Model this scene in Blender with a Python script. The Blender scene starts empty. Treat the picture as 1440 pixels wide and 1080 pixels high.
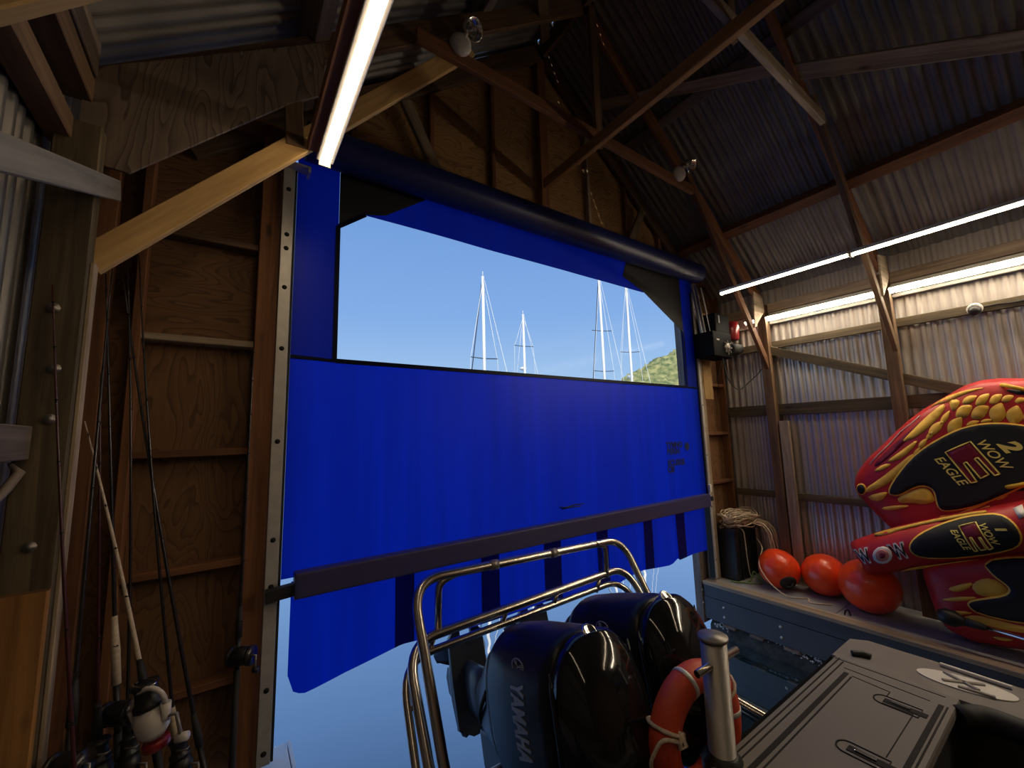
import bpy, bmesh, math, random
from mathutils import Vector, Matrix, noise
from mathutils.geometry import delaunay_2d_cdt
random.seed(7)
S = bpy.context.scene
COL = S.collection
PI = math.pi
# World frame: x runs along the door wall, y towards the door, z up. Water lies at z = 0, the camera's eye 2.3 m above it.
H = 2.3
# ------------------------------------------------------------------ camera
cd = bpy.data.cameras.new('camera'); cam = bpy.data.objects.new('camera', cd); COL.objects.link(cam)
rt = Vector((0.82264591, -0.56790801, -0.02709607)); up = Vector((-0.04903812, -0.11835333, 0.99175993)); fw = Vector((0.56643532, 0.81453851, 0.12521202))
cam.matrix_world = Matrix(((rt.x, up.x, -fw.x, 0), (rt.y, up.y, -fw.y, 0), (rt.z, up.z, -fw.z, H), (0, 0, 0, 1)))
cd.sensor_width = 36; cd.lens = 568.74/1440*36; cd.clip_start = .02; cd.clip_end = 3000
S.camera = cam
# ------------------------------------------------------------------ sky, sun, exposure
S.view_settings.view_transform = 'Standard'; S.view_settings.look = 'None'; S.view_settings.gamma = 1
S.view_settings.use_curve_mapping = False
S.view_settings.exposure = 0.0
W = bpy.data.worlds.new('sky'); S.world = W; W.use_nodes = True
nt = W.node_tree; bg = nt.nodes['Background']
tcw = nt.nodes.new('ShaderNodeTexCoord'); sx = nt.nodes.new('ShaderNodeSeparateXYZ'); rw = nt.nodes.new('ShaderNodeValToRGB')
nt.links.new(tcw.outputs['Generated'], sx.inputs[0]); nt.links.new(sx.outputs['Z'], rw.inputs['Fac']); nt.links.new(rw.outputs[0], bg.inputs[0])
rw.color_ramp.elements[0].position = 0; rw.color_ramp.elements[0].color = (.52, .71, .90, 1); rw.color_ramp.elements[1].position = 1; rw.color_ramp.elements[1].color = (.09, .22, .58, 1)
for q, c in ((.12, (.40, .60, .88)), (.28, (.255, .45, .83)), (.5, (.185, .36, .74))): rw.color_ramp.elements.new(q).color = (*c, 1)
bg.inputs[1].default_value = 1.0
sl = bpy.data.lights.new('sun', 'SUN'); sl.energy = 4.0; sl.angle = .009; sl.color = (1, .93, .82)
so = bpy.data.objects.new('sun', sl); COL.objects.link(so)
so.rotation_euler = Vector((math.sin(math.radians(205))*math.cos(math.radians(42)), math.cos(math.radians(205))*math.cos(math.radians(42)), math.sin(math.radians(42)))).to_track_quat('Z', 'Y').to_euler()
so.location = (0, -20, 30)

# ------------------------------------------------------------------ materials
def nodes(name):
    m = bpy.data.materials.new(name); m.use_nodes = True
    t = m.node_tree; return m, t, t.nodes['Principled BSDF']
def setp(p, **k):
    for a, v in k.items():
        p.inputs[a].default_value = v
def mat(name, col, rough=.6, metal=0., coat=0., vary=0., scale=8, bump=0., bscale=60, spec=.5):
    m, t, p = nodes(name)
    p.inputs['Base Color'].default_value = (*col, 1); p.inputs['Roughness'].default_value = rough
    p.inputs['Metallic'].default_value = metal; p.inputs['Coat Weight'].default_value = coat; p.inputs['Coat Roughness'].default_value = .04
    p.inputs['Specular IOR Level'].default_value = spec
    tc = t.nodes.new('ShaderNodeTexCoord')
    if vary:
        n = t.nodes.new('ShaderNodeTexNoise'); n.inputs['Scale'].default_value = scale; n.inputs['Detail'].default_value = 6
        r = t.nodes.new('ShaderNodeMapRange'); r.inputs['From Min'].default_value = .3; r.inputs['From Max'].default_value = .7
        r.inputs['To Min'].default_value = 1-vary; r.inputs['To Max'].default_value = 1+vary
        h = t.nodes.new('ShaderNodeHueSaturation'); h.inputs['Color'].default_value = (*col, 1)
        t.links.new(tc.outputs['Object'], n.inputs['Vector']); t.links.new(n.outputs['Fac'], r.inputs['Value'])
        t.links.new(r.outputs[0], h.inputs['Value']); t.links.new(h.outputs[0], p.inputs['Base Color'])
        r2 = t.nodes.new('ShaderNodeMapRange'); r2.inputs['To Min'].default_value = max(.02, rough-.12*vary*2); r2.inputs['To Max'].default_value = min(1, rough+.25*vary*2)
        t.links.new(n.outputs['Fac'], r2.inputs['Value']); t.links.new(r2.outputs[0], p.inputs['Roughness'])
    if bump:
        n = t.nodes.new('ShaderNodeTexNoise'); n.inputs['Scale'].default_value = bscale; n.inputs['Detail'].default_value = 4
        b = t.nodes.new('ShaderNodeBump'); b.inputs['Strength'].default_value = bump; b.inputs['Distance'].default_value = .01
        t.links.new(tc.outputs['Object'], n.inputs['Vector']); t.links.new(n.outputs['Fac'], b.inputs['Height']); t.links.new(b.outputs[0], p.inputs['Normal'])
    return m
def wood(name, dark, light, along=1.3, across=26, stain=.35, rough=.75, knots=True):
    """Lumber: grain runs along the first UV axis (metres)."""
    m, t, p = nodes(name); L = t.links.new; N = t.nodes.new
    uv = N('ShaderNodeUVMap'); oi = N('ShaderNodeObjectInfo')
    off = N('ShaderNodeVectorMath'); off.operation = 'ADD'
    sc = N('ShaderNodeVectorMath'); sc.operation = 'SCALE'; sc.inputs[0].default_value = (37, 11, 5); L(oi.outputs['Random'], sc.inputs['Scale'])
    L(uv.outputs[0], off.inputs[0]); L(sc.outputs[0], off.inputs[1])
    mp = N('ShaderNodeMapping'); mp.inputs['Scale'].default_value = (along, across, 1); L(off.outputs[0], mp.inputs[0])
    n = N('ShaderNodeTexNoise'); n.inputs['Scale'].default_value = 1; n.inputs['Detail'].default_value = 8; n.inputs['Roughness'].default_value = .62; n.inputs['Distortion'].default_value = .6
    L(mp.outputs[0], n.inputs['Vector'])
    r = N('ShaderNodeValToRGB'); r.color_ramp.elements[0].position = .33; r.color_ramp.elements[0].color = (*dark, 1); r.color_ramp.elements[1].position = .66; r.color_ramp.elements[1].color = (*light, 1)
    L(n.outputs['Fac'], r.inputs['Fac'])
    n2 = N('ShaderNodeTexNoise'); n2.inputs['Scale'].default_value = 3.2; n2.inputs['Detail'].default_value = 5; L(off.outputs[0], n2.inputs['Vector'])
    ad = N('ShaderNodeMath'); ad.operation = 'MULTIPLY_ADD'; ad.inputs[1].default_value = stain*2; ad.inputs[2].default_value = 1-stain*.9
    L(n2.outputs['Fac'], ad.inputs[0])
    rv = N('ShaderNodeMapRange'); rv.inputs['To Min'].default_value = .72; rv.inputs['To Max'].default_value = 1.25; L(oi.outputs['Random'], rv.inputs['Value'])
    mu = N('ShaderNodeMath'); mu.operation = 'MULTIPLY'; L(ad.outputs[0], mu.inputs[0]); L(rv.outputs[0], mu.inputs[1])
    val = mu.outputs[0]
    if knots:
        mk = N('ShaderNodeMapping'); mk.inputs['Scale'].default_value = (2.2, 6, 1); L(off.outputs[0], mk.inputs[0])
        v = N('ShaderNodeTexVoronoi'); v.inputs['Scale'].default_value = 1.0; L(mk.outputs[0], v.inputs['Vector'])
        kr = N('ShaderNodeMapRange'); kr.inputs['From Min'].default_value = .06; kr.inputs['From Max'].default_value = .13; kr.inputs['To Min'].default_value = .35; kr.inputs['To Max'].default_value = 1; L(v.outputs['Distance'], kr.inputs['Value'])
        m2 = N('ShaderNodeMath'); m2.operation = 'MULTIPLY'; L(val, m2.inputs[0]); L(kr.outputs[0], m2.inputs[1]); val = m2.outputs[0]
    h = N('ShaderNodeHueSaturation'); L(r.outputs[0], h.inputs['Color']); L(val, h.inputs['Value'])
    L(h.outputs[0], p.inputs['Base Color']); p.inputs['Roughness'].default_value = rough
    b = N('ShaderNodeBump'); b.inputs['Strength'].default_value = .35; b.inputs['Distance'].default_value = .004; L(n.outputs['Fac'], b.inputs['Height']); L(b.outputs[0], p.inputs['Normal'])
    return m
def plywood(name, dark, light):
    """Rotary-cut plywood: wide wandering cathedral figure, running along the first UV axis."""
    m, t, p = nodes(name); L = t.links.new; N = t.nodes.new
    uv = N('ShaderNodeUVMap'); oi = N('ShaderNodeObjectInfo')
    sc = N('ShaderNodeVectorMath'); sc.operation = 'SCALE'; sc.inputs[0].default_value = (17, 23, 5); L(oi.outputs['Random'], sc.inputs['Scale'])
    off = N('ShaderNodeVectorMath'); off.operation = 'ADD'; L(uv.outputs[0], off.inputs[0]); L(sc.outputs[0], off.inputs[1])
    mp = N('ShaderNodeMapping'); mp.inputs['Scale'].default_value = (.9, 3.4, 1); L(off.outputs[0], mp.inputs[0])
    n = N('ShaderNodeTexNoise'); n.inputs['Scale'].default_value = 1.1; n.inputs['Detail'].default_value = 2.5; n.inputs['Distortion'].default_value = .35; L(mp.outputs[0], n.inputs['Vector'])
    mulf = N('ShaderNodeMath'); mulf.operation = 'MULTIPLY'; mulf.inputs[1].default_value = 22; L(n.outputs['Fac'], mulf.inputs[0])
    fr = N('ShaderNodeMath'); fr.operation = 'FRACT'; L(mulf.outputs[0], fr.inputs[0])
    r = N('ShaderNodeValToRGB'); e = r.color_ramp.elements; e[0].position = .0; e[0].color = (*light, 1); e[1].position = 1; e[1].color = (*dark, 1)
    k = e.new(.72); k.color = tuple(.6*a+.4*b for a, b in zip(light, dark))+(1,); k = e.new(.9); k.color = (*dark, 1); k = e.new(.96); k.color = (*dark, 1); e[-1].color = (*light, 1)
    L(fr.outputs[0], r.inputs['Fac'])
    mf = N('ShaderNodeMapping'); mf.inputs['Scale'].default_value = (3, 90, 1); L(off.outputs[0], mf.inputs[0])
    nf = N('ShaderNodeTexNoise'); nf.inputs['Scale'].default_value = 1; nf.inputs['Detail'].default_value = 4; L(mf.outputs[0], nf.inputs['Vector'])
    n2 = N('ShaderNodeTexNoise'); n2.inputs['Scale'].default_value = 1.7; n2.inputs['Detail'].default_value = 4; L(off.outputs[0], n2.inputs['Vector'])
    a = N('ShaderNodeMath'); a.operation = 'MULTIPLY_ADD'; a.inputs[1].default_value = .7; a.inputs[2].default_value = .3; L(nf.outputs['Fac'], a.inputs[0])
    b2 = N('ShaderNodeMath'); b2.operation = 'MULTIPLY_ADD'; b2.inputs[1].default_value = .9; b2.inputs[2].default_value = .4; L(n2.outputs['Fac'], b2.inputs[0])
    ml = N('ShaderNodeMath'); ml.operation = 'ADD'; L(a.outputs[0], ml.inputs[0]); L(b2.outputs[0], ml.inputs[1])
    hf = N('ShaderNodeMath'); hf.operation = 'MULTIPLY'; hf.inputs[1].default_value = .65; L(ml.outputs[0], hf.inputs[0])
    h = N('ShaderNodeHueSaturation'); L(r.outputs[0], h.inputs['Color']); L(hf.outputs[0], h.inputs['Value']); L(h.outputs[0], p.inputs['Base Color'])
    p.inputs['Roughness'].default_value = .72
    return m
def emit(name, col, s):
    m = bpy.data.materials.new(name); m.use_nodes = True; t = m.node_tree; t.nodes.clear()
    o = t.nodes.new('ShaderNodeOutputMaterial'); e = t.nodes.new('ShaderNodeEmission'); e.inputs[0].default_value = (*col, 1); e.inputs[1].default_value = s
    t.links.new(e.outputs[0], o.inputs[0]); return m
def cloth(name, col, trans, streak=.25, rough=.42, mixt=.5):
    """Coated tarpaulin that lets daylight through."""
    m = bpy.data.materials.new(name); m.use_nodes = True; t = m.node_tree; p = t.nodes['Principled BSDF']; o = t.nodes['Material Output']; N = t.nodes.new; L = t.links.new
    tc = N('ShaderNodeTexCoord'); mp = N('ShaderNodeMapping'); mp.inputs['Scale'].default_value = (9, 1, .5); L(tc.outputs['Object'], mp.inputs[0])
    n = N('ShaderNodeTexNoise'); n.inputs['Scale'].default_value = 1; n.inputs['Detail'].default_value = 6; L(mp.outputs[0], n.inputs['Vector'])
    r = N('ShaderNodeMapRange'); r.inputs['From Min'].default_value = .3; r.inputs['From Max'].default_value = .7; r.inputs['To Min'].default_value = 1-streak; r.inputs['To Max'].default_value = 1+streak; L(n.outputs['Fac'], r.inputs['Value'])
    h = N('ShaderNodeHueSaturation'); h.inputs['Color'].default_value = (*trans, 1); L(r.outputs[0], h.inputs['Value'])
    tr = N('ShaderNodeBsdfTranslucent'); L(h.outputs[0], tr.inputs[0])
    p.inputs['Base Color'].default_value = (*col, 1); p.inputs['Roughness'].default_value = rough; p.inputs['Specular IOR Level'].default_value = .35
    mx = N('ShaderNodeMixShader'); mx.inputs[0].default_value = mixt; L(p.outputs[0], mx.inputs[1]); L(tr.outputs[0], mx.inputs[2]); L(mx.outputs[0], o.inputs[0])
    return m
M = {}
M['lumber'] = wood('aged_lumber', (.075, .042, .023), (.19, .11, .055))
M['fresh'] = wood('fresh_lumber', (.40, .235, .085), (.60, .38, .15), stain=.2)
M['orangewood'] = wood('orange_board', (.22, .095, .025), (.38, .18, .05), stain=.2)
M['dark'] = wood('dark_olive_post', (.042, .031, .017), (.125, .09, .048), stain=.5)
M['red'] = wood('reddish_fir', (.12, .045, .018), (.24, .10, .037), stain=.3)
M['pale'] = wood('pale_grey_lumber', (.16, .145, .132), (.29, .27, .245), stain=.3)
M['greywood'] = wood('weathered_lumber', (.10, .075, .06), (.22, .17, .14))
M['dockwood'] = wood('dock_edge_lumber', (.19, .14, .095), (.40, .31, .215), stain=.35)
M['deck'] = mat('grey_deck_board', (.31, .31, .32), .8, vary=.18, scale=5, bump=.2, bscale=90)
M['ply'] = plywood('fir_plywood', (.12, .055, .022), (.22, .11, .045))
M['plyg'] = plywood('gable_plywood', (.20, .10, .035), (.38, .22, .085))
M['plygrey'] = plywood('gusset_plywood', (.085, .06, .045), (.20, .145, .108))
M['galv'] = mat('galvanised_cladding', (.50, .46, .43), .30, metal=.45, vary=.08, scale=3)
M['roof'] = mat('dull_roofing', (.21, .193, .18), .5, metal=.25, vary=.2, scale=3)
M['galvl'] = mat('dark_galvanised_cladding', (.17, .155, .145), .36, metal=.3, vary=.25, scale=3)  # darker, less metallic cladding tone for the left wall
M['alu'] = mat('brushed_aluminium', (.62, .59, .55), .42, metal=.35, vary=.08, scale=20)
M['steel'] = mat('stainless_steel', (.62, .55, .48), .22, metal=1, vary=.1, scale=12)
M['steeldull'] = mat('satin_stainless', (.29, .265, .245), .45, metal=.7)
M['mblack'] = mat('matt_black_case', (.006, .006, .007), .7, spec=.04)
M['black'] = mat('black_plastic', (.012, .012, .013), .45)
M['rubber'] = mat('black_rubber', (.018, .018, .018), .7)
M['bolt'] = mat('dark_hole', (.01, .01, .01), .8)
M['cowl'] = mat('glossy_black_paint', (.010, .0105, .012), .075, coat=.0, vary=.03, scale=5)
M['cowlside'] = mat('dark_gloss_side_panel', (.010, .011, .016), .34, coat=.0, spec=.3)
M['legpaint'] = mat('dark_grey_leg_paint', (.05, .056, .068), .3)
M['silver'] = mat('silver_lettering', (.32, .33, .35), .4, metal=.2)
M['chrome'] = mat('chrome', (.7, .7, .7), .12, metal=1)
M['orange'] = mat('orange_float_vinyl', (1.0, .075, .012), .3, coat=.3)
M['ring'] = mat('orange_ring_cover', (.62, .07, .025), .5, vary=.1, scale=20)
M['rope'] = mat('cream_rope', (.62, .50, .36), .8, vary=.2, scale=60)
M['ropeg'] = mat('green_rope', (.20, .30, .06), .8)
M['white'] = mat('white_paint', (.75, .74, .72), .45)
M['offwhite'] = mat('off_white_plastic', (.6, .57, .52), .5)
M['fascia'] = mat('grey_fascia_board', (.075, .082, .095), .55, vary=.1, scale=4)
M['float'] = mat('fouled_dock_float', (.05, .05, .045), .8, vary=.6, scale=14, bump=1, bscale=30)
M['barn'] = mat('barnacle_crust', (.62, .63, .60), .8, vary=.4, scale=40, bump=1, bscale=60)
M['eva'] = mat('taupe_foam_decking', (.19, .17, .158), .85, bump=.15, bscale=300)
M['groove'] = mat('dark_groove', (.012, .009, .008), .9)
M['gun'] = mat('grey_gunwale', (.20, .18, .17), .35, coat=.2, vary=.06, scale=6)
M['hull'] = mat('dark_hull', (.05, .05, .055), .4)
M['tred'] = mat('red_nylon_cover', (.50, .018, .022), .42, vary=.1, scale=6)
M['tdred'] = mat('dark_red_nylon', (.20, .01, .03), .35)
M['tyel'] = mat('golden_nylon', (.92, .54, .07), .5, vary=.12, scale=9)
M['tblk'] = mat('black_neoprene_pad', (.009, .009, .010), .7)
M['tgold'] = mat('gold_print', (.95, .76, .18), .5)
M['tgrip'] = mat('yellow_grip', (.80, .50, .03), .5)
M['twhite'] = mat('white_print', (.78, .74, .70), .5)
M['tpink'] = mat('pink_print', (.60, .22, .18), .5)
M['navy'] = mat('navy_webbing', (.055, .05, .14), .45)
M['blackv'] = mat('black_vinyl', (.018, .018, .022), .5)
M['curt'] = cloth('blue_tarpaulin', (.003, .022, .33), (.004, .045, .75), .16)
M['curtd'] = cloth('blue_tarpaulin_darkened', (.008, .022, .22), tuple(c*.45 for c in (.004, .045, .75)), .12)  # darker blue; eave and roll shade on the top panel is put into this colour
M['hem'] = cloth('navy_binding', (.008, .012, .05), (.004, .008, .05), .1)
M['strap'] = cloth('navy_strap', (.008, .012, .06), (.008, .014, .16), .1)
M['print'] = mat('faded_dark_print', (.006, .015, .07), .6)
M['rolle'] = mat('blue_vinyl_roll', (.010, .016, .11), .38)
M['led'] = emit('warm_led', (1, .78, .50), 14)
M['ledr'] = emit('warm_led_right', (1, .78, .52), 30)
M['ledw'] = emit('wall_led', (1, .86, .64), 70)
M['cork'] = mat('pale_cork_grip', (.62, .50, .36), .7, vary=.2, scale=80)
M['blank'] = mat('rod_blank', (.02, .017, .016), .25)
M['blankr'] = mat('dark_red_blank', (.06, .014, .012), .3)
M['reelw'] = mat('white_reel_paint', (.62, .56, .50), .3, coat=.3)
M['gold'] = mat('gold_anodised', (.5, .3, .08), .3, metal=.8)
M['redp'] = mat('red_motor_cover', (.25, .012, .015), .3, coat=.3)
M['lens'] = mat('lamp_reflector', (.75, .72, .66), .12, metal=1)
M['boathull'] = mat('white_gelcoat', (.8, .8, .78), .3)
M['mast'] = mat('mast_paint', (.86, .83, .76), .4)
M['wire'] = mat('rigging_wire', (.75, .75, .72), .4)
M['dwire'] = mat('dark_stay', (.05, .06, .09), .5)
def hillmat():
    m, t, p = nodes('forested_slope'); N = t.nodes.new; L = t.links.new
    tc = N('ShaderNodeTexCoord'); n = N('ShaderNodeTexNoise'); n.inputs['Scale'].default_value = .09; n.inputs['Detail'].default_value = 9; L(tc.outputs['Object'], n.inputs['Vector'])
    r = N('ShaderNodeValToRGB'); r.color_ramp.elements[0].position = .36; r.color_ramp.elements[0].color = (.11, .15, .055, 1); r.color_ramp.elements[1].position = .62; r.color_ramp.elements[1].color = (.40, .37, .14, 1)
    L(n.outputs['Fac'], r.inputs['Fac']); L(r.outputs[0], p.inputs['Base Color']); p.inputs['Roughness'].default_value = .9; return m
M['hill'] = hillmat()
def watermat():
    m = bpy.data.materials.new('calm_water'); m.use_nodes = True; t = m.node_tree; p = t.nodes['Principled BSDF']; o = t.nodes['Material Output']; N = t.nodes.new; L = t.links.new
    p.inputs['Base Color'].default_value = (.014, .038, .055, 1); p.inputs['Roughness'].default_value = .6; p.inputs['Specular IOR Level'].default_value = 0
    tc = N('ShaderNodeTexCoord'); n = N('ShaderNodeTexNoise'); n.inputs['Scale'].default_value = 1.1; n.inputs['Detail'].default_value = 2.0; n.inputs['Distortion'].default_value = .4; L(tc.outputs['Object'], n.inputs['Vector'])
    b = N('ShaderNodeBump'); b.inputs['Strength'].default_value = 1; b.inputs['Distance'].default_value = .006; L(n.outputs['Fac'], b.inputs['Height'])
    g = N('ShaderNodeBsdfGlossy'); g.inputs['Roughness'].default_value = .015; g.inputs['Color'].default_value = (.9, .93, .95, 1); L(b.outputs[0], g.inputs['Normal'])
    fr = N('ShaderNodeLayerWeight'); fr.inputs[0].default_value = .5
    mr = N('ShaderNodeValToRGB'); mr.color_ramp.elements[0].position = .2; mr.color_ramp.elements[0].color = (.03, .03, .03, 1); mr.color_ramp.elements[1].position = .95; mr.color_ramp.elements[1].color = (1, 1, 1, 1); mr.color_ramp.elements.new(.5).color = (.58, .58, .58, 1); L(fr.outputs['Facing'], mr.inputs[0])
    mx = N('ShaderNodeMixShader'); L(mr.outputs[0], mx.inputs[0]); L(p.outputs[0], mx.inputs[1]); L(g.outputs[0], mx.inputs[2]); L(mx.outputs[0], o.inputs[0]); return m
M['water'] = watermat()
def panemat():
    m = bpy.data.materials.new('clear_vinyl'); m.use_nodes = True; t = m.node_tree; t.nodes.clear(); N = t.nodes.new; L = t.links.new
    o = N('ShaderNodeOutputMaterial'); tr = N('ShaderNodeBsdfTransparent'); tr.inputs[0].default_value = (.95, .97, .98, 1); g = N('ShaderNodeBsdfGlossy'); g.inputs['Roughness'].default_value = .12
    mx = N('ShaderNodeMixShader'); mx.inputs[0].default_value = .0015; L(tr.outputs[0], mx.inputs[1]); L(g.outputs[0], mx.inputs[2]); L(mx.outputs[0], o.inputs[0]); return m
M['pane'] = panemat()

# ------------------------------------------------------------------ builders (given in eye-relative heights; H is added when linked)
def tag(o, label=None, cat=None, group=None, kind=None):
    for k, v in (('label', label), ('category', cat), ('group', group), ('kind', kind)):
        if v: o[k] = v
    return o
def thing(name, label, cat, loc, group=None, rot=None):
    o = bpy.data.objects.new(name, None); COL.objects.link(o); o.empty_display_size = .1
    o.location = (loc[0], loc[1], loc[2]+H)
    if rot: o.rotation_euler = rot
    bpy.context.view_layer.update()
    return tag(o, label, cat, group)
def struct(name, loc=(0, 0, 0)):
    o = bpy.data.objects.new(name, None); COL.objects.link(o); o.location = (loc[0], loc[1], loc[2]+H); bpy.context.view_layer.update(); o['kind'] = 'structure'; return o
def base_of(par):
    v = Vector((0, 0, H)); o = par
    v = v - Vector((0, 0, 0))
    p = Vector((0, 0, 0)); 
    while o is not None:
        p += o.location; o = o.parent
    return p
def obj(name, bm, m, par=None, smooth=False, local=False, label=None, loc=None):
    """Link a bmesh as one mesh object. Vertices are eye-relative unless local (then in the parent's frame)."""
    me = bpy.data.meshes.new(name)
    o = bpy.data.objects.new(name, me); COL.objects.link(o)
    if not local:
        if par is not None: off = base_of(par)
        else:
            if loc is None:
                xs = [v.co for v in bm.verts]
                loc = ((min(v.x for v in xs)+max(v.x for v in xs))/2, (min(v.y for v in xs)+max(v.y for v in xs))/2, min(v.z for v in xs))
            off = Vector((loc[0], loc[1], loc[2]+H)); o.location = off
        bmesh.ops.translate(bm, verts=bm.verts, vec=Vector((0, 0, H))-off)
    if smooth:
        for f in bm.faces: f.smooth = True
    bm.normal_update(); bm.to_mesh(me); bm.free()
    for mm in (m if isinstance(m, (list, tuple)) else [m]): me.materials.append(mm)
    if par is not None: o.parent = par
    if label: o['label'] = label
    if smooth == 'auto': 
        try: me.set_sharp_from_angle(angle=math.radians(35))
        except Exception: pass
    return o
def NB(): return bmesh.new()
def quad_uv(bm, vs, uvs, mi=0):
    uv = bm.loops.layers.uv.verify()
    f = bm.faces.new(vs); f.material_index = mi
    for l, c in zip(f.loops, uvs): l[uv].uv = c
    return f
def beam(bm, a, b, w, d, side=None, ch=.004):
    """A board from a to b: w across 'side', d across the other way; chamfered long edges; UV along the grain in metres."""
    a, b = Vector(a), Vector(b); ax = (b-a); L = ax.length; ax = ax/L
    s = Vector(side) if side is not None else Vector((0, 1, 0))
    if abs(ax.dot(s.normalized())) > .98: s = Vector((1, 0, 0)) if abs(ax.x) < .9 else Vector((0, 1, 0))
    s = (s-ax*s.dot(ax)).normalized(); t = ax.cross(s)
    c = min(ch, w*.2, d*.2)
    prof = [(-w/2+c, -d/2), (w/2-c, -d/2), (w/2, -d/2+c), (w/2, d/2-c), (w/2-c, d/2), (-w/2+c, d/2), (-w/2, d/2-c), (-w/2, -d/2+c)]
    r0 = [bm.verts.new(a+s*x+t*y) for x, y in prof]; r1 = [bm.verts.new(b+s*x+t*y) for x, y in prof]
    acc = 0
    for i in range(8):
        j = (i+1) % 8; e = math.hypot(prof[j][0]-prof[i][0], prof[j][1]-prof[i][1])
        quad_uv(bm, (r0[i], r0[j], r1[j], r1[i]), ((0, acc), (0, acc+e), (L, acc+e), (L, acc))); acc += e
    quad_uv(bm, r0[::-1], [(.01*x, .1*y) for x, y in prof]); quad_uv(bm, r1, [(.01*x, .1*y) for x, y in prof])
    return bm
def bd(name, a, b, w, d, m, par, side=None): return obj(name, beam(NB(), a, b, w, d, side), m, par)
def box(bm, lo, hi, bev=0., mi=0):
    x0, y0, z0 = lo; x1, y1, z1 = hi
    v = [bm.verts.new(p) for p in ((x0, y0, z0), (x1, y0, z0), (x1, y1, z0), (x0, y1, z0), (x0, y0, z1), (x1, y0, z1), (x1, y1, z1), (x0, y1, z1))]
    dx, dy, dz = x1-x0, y1-y0, z1-z0; fs = []
    for q, (p, r) in (((0, 3, 2, 1), (dx, dy)), ((4, 5, 6, 7), (dx, dy)), ((0, 1, 5, 4), (dx, dz)), ((1, 2, 6, 5), (dy, dz)), ((2, 3, 7, 6), (dx, dz)), ((3, 0, 4, 7), (dy, dz))):
        fs.append(quad_uv(bm, [v[i] for i in q], ((0, 0), (p, 0), (p, r), (0, r)), mi))
    if bev:
        es = list({e for f in fs for e in f.edges})
        bmesh.ops.bevel(bm, geom=es, offset=bev, segments=2, affect='EDGES', profile=.6)
    return bm
def tube(bm, pts, r, n=8, closed=False, cap=True):
    P = [Vector(p) for p in pts]; N = len(P); R = r if isinstance(r, (list, tuple)) else [r]*N
    rings = []; u = None
    for i, p in enumerate(P):
        if closed: t = (P[(i+1) % N]-P[i-1]).normalized()
        else: t = (P[min(i+1, N-1)]-P[max(i-1, 0)]).normalized()
        if u is None: u = t.orthogonal().normalized()
        else: u = (u-t*u.dot(t)); u = u.normalized() if u.length > 1e-6 else t.orthogonal().normalized()
        w = t.cross(u)
        rings.append([bm.verts.new(p+(u*math.cos(2*PI*k/n)+w*math.sin(2*PI*k/n))*R[i]) for k in range(n)])
    m = N if closed else N-1
    for i in range(m):
        a, b = rings[i], rings[(i+1) % N]
        for k in range(n):
            f = bm.faces.new((a[k], a[(k+1) % n], b[(k+1) % n], b[k])); f.smooth = True
    if cap and not closed:
        bm.faces.new(rings[0][::-1]); bm.faces.new(rings[-1])
    return bm
def fillet(pts, r, n=6):
    P = [Vector(p) for p in pts]; out = [P[0]]
    for i in range(1, len(P)-1):
        a, b, c = P[i-1], P[i], P[i+1]; rr = min(r, (a-b).length*.48, (c-b).length*.48)
        s, e = b+(a-b).normalized()*rr, b+(c-b).normalized()*rr
        for k in range(n+1):
            t = k/n; out.append(s*(1-t)**2+b*2*t*(1-t)+e*t*t)
    out.append(P[-1]); return out
def lathe(bm, prof, o, ax, n=20, mi=0):
    """prof = (radius, height) pairs about the axis ax from o."""
    ax = Vector(ax).normalized(); u = ax.orthogonal().normalized(); w = ax.cross(u); o = Vector(o); rings = []
    for r, h in prof:
        if r < 1e-5: rings.append([bm.verts.new(o+ax*h)])
        else: rings.append([bm.verts.new(o+ax*h+(u*math.cos(2*PI*k/n)+w*math.sin(2*PI*k/n))*r) for k in range(n)])
    for a, b in zip(rings, rings[1:]):
        for k in range(n):
            j = (k+1) % n
            q = [a[0], b[j], b[k]] if len(a) == 1 else [a[k], a[j], b[0]] if len(b) == 1 else [a[k], a[j], b[j], b[k]]
            if len(a) == 1 and len(b) == 1: continue
            f = bm.faces.new(q); f.smooth = True; f.material_index = mi
    if len(rings[0]) > 1: bm.faces.new(rings[0][::-1])
    if len(rings[-1]) > 1: bm.faces.new(rings[-1])
    bmesh.ops.recalc_face_normals(bm, faces=bm.faces); return bm
def prism(bm, poly, f, t):
    """Extrude a 2-D polygon: f maps (u, v, depth) to a point, t is the thickness."""
    a = [bm.verts.new(f(u, v, 0)) for u, v in poly]; b = [bm.verts.new(f(u, v, t)) for u, v in poly]; n = len(poly)
    quad_uv(bm, a, poly); quad_uv(bm, b[::-1], poly[::-1])
    for i in range(n):
        j = (i+1) % n; quad_uv(bm, (a[j], a[i], b[i], b[j]), (poly[j], poly[i], (poly[i][0]+.001, poly[i][1]), (poly[j][0]+.001, poly[j][1])))
    bmesh.ops.recalc_face_normals(bm, faces=bm.faces); return bm
def text_bm(s, size, mw, depth=.002, shear=0., bold=0., spacing=1.0):
    c = bpy.data.curves.new('t', 'FONT'); c.body = s; c.size = size; c.extrude = depth; c.shear = shear; c.offset = bold; c.space_character = spacing; c.align_x = 'CENTER'; c.align_y = 'CENTER'
    o = bpy.data.objects.new('t', c); COL.objects.link(o); bpy.context.view_layer.update()
    me = bpy.data.meshes.new_from_object(o.evaluated_get(bpy.context.evaluated_depsgraph_get()))
    bm = NB(); bm.from_mesh(me); bpy.data.objects.remove(o); bpy.data.meshes.remove(me); bpy.data.curves.remove(c)
    bmesh.ops.transform(bm, matrix=mw, verts=bm.verts); return bm
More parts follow.
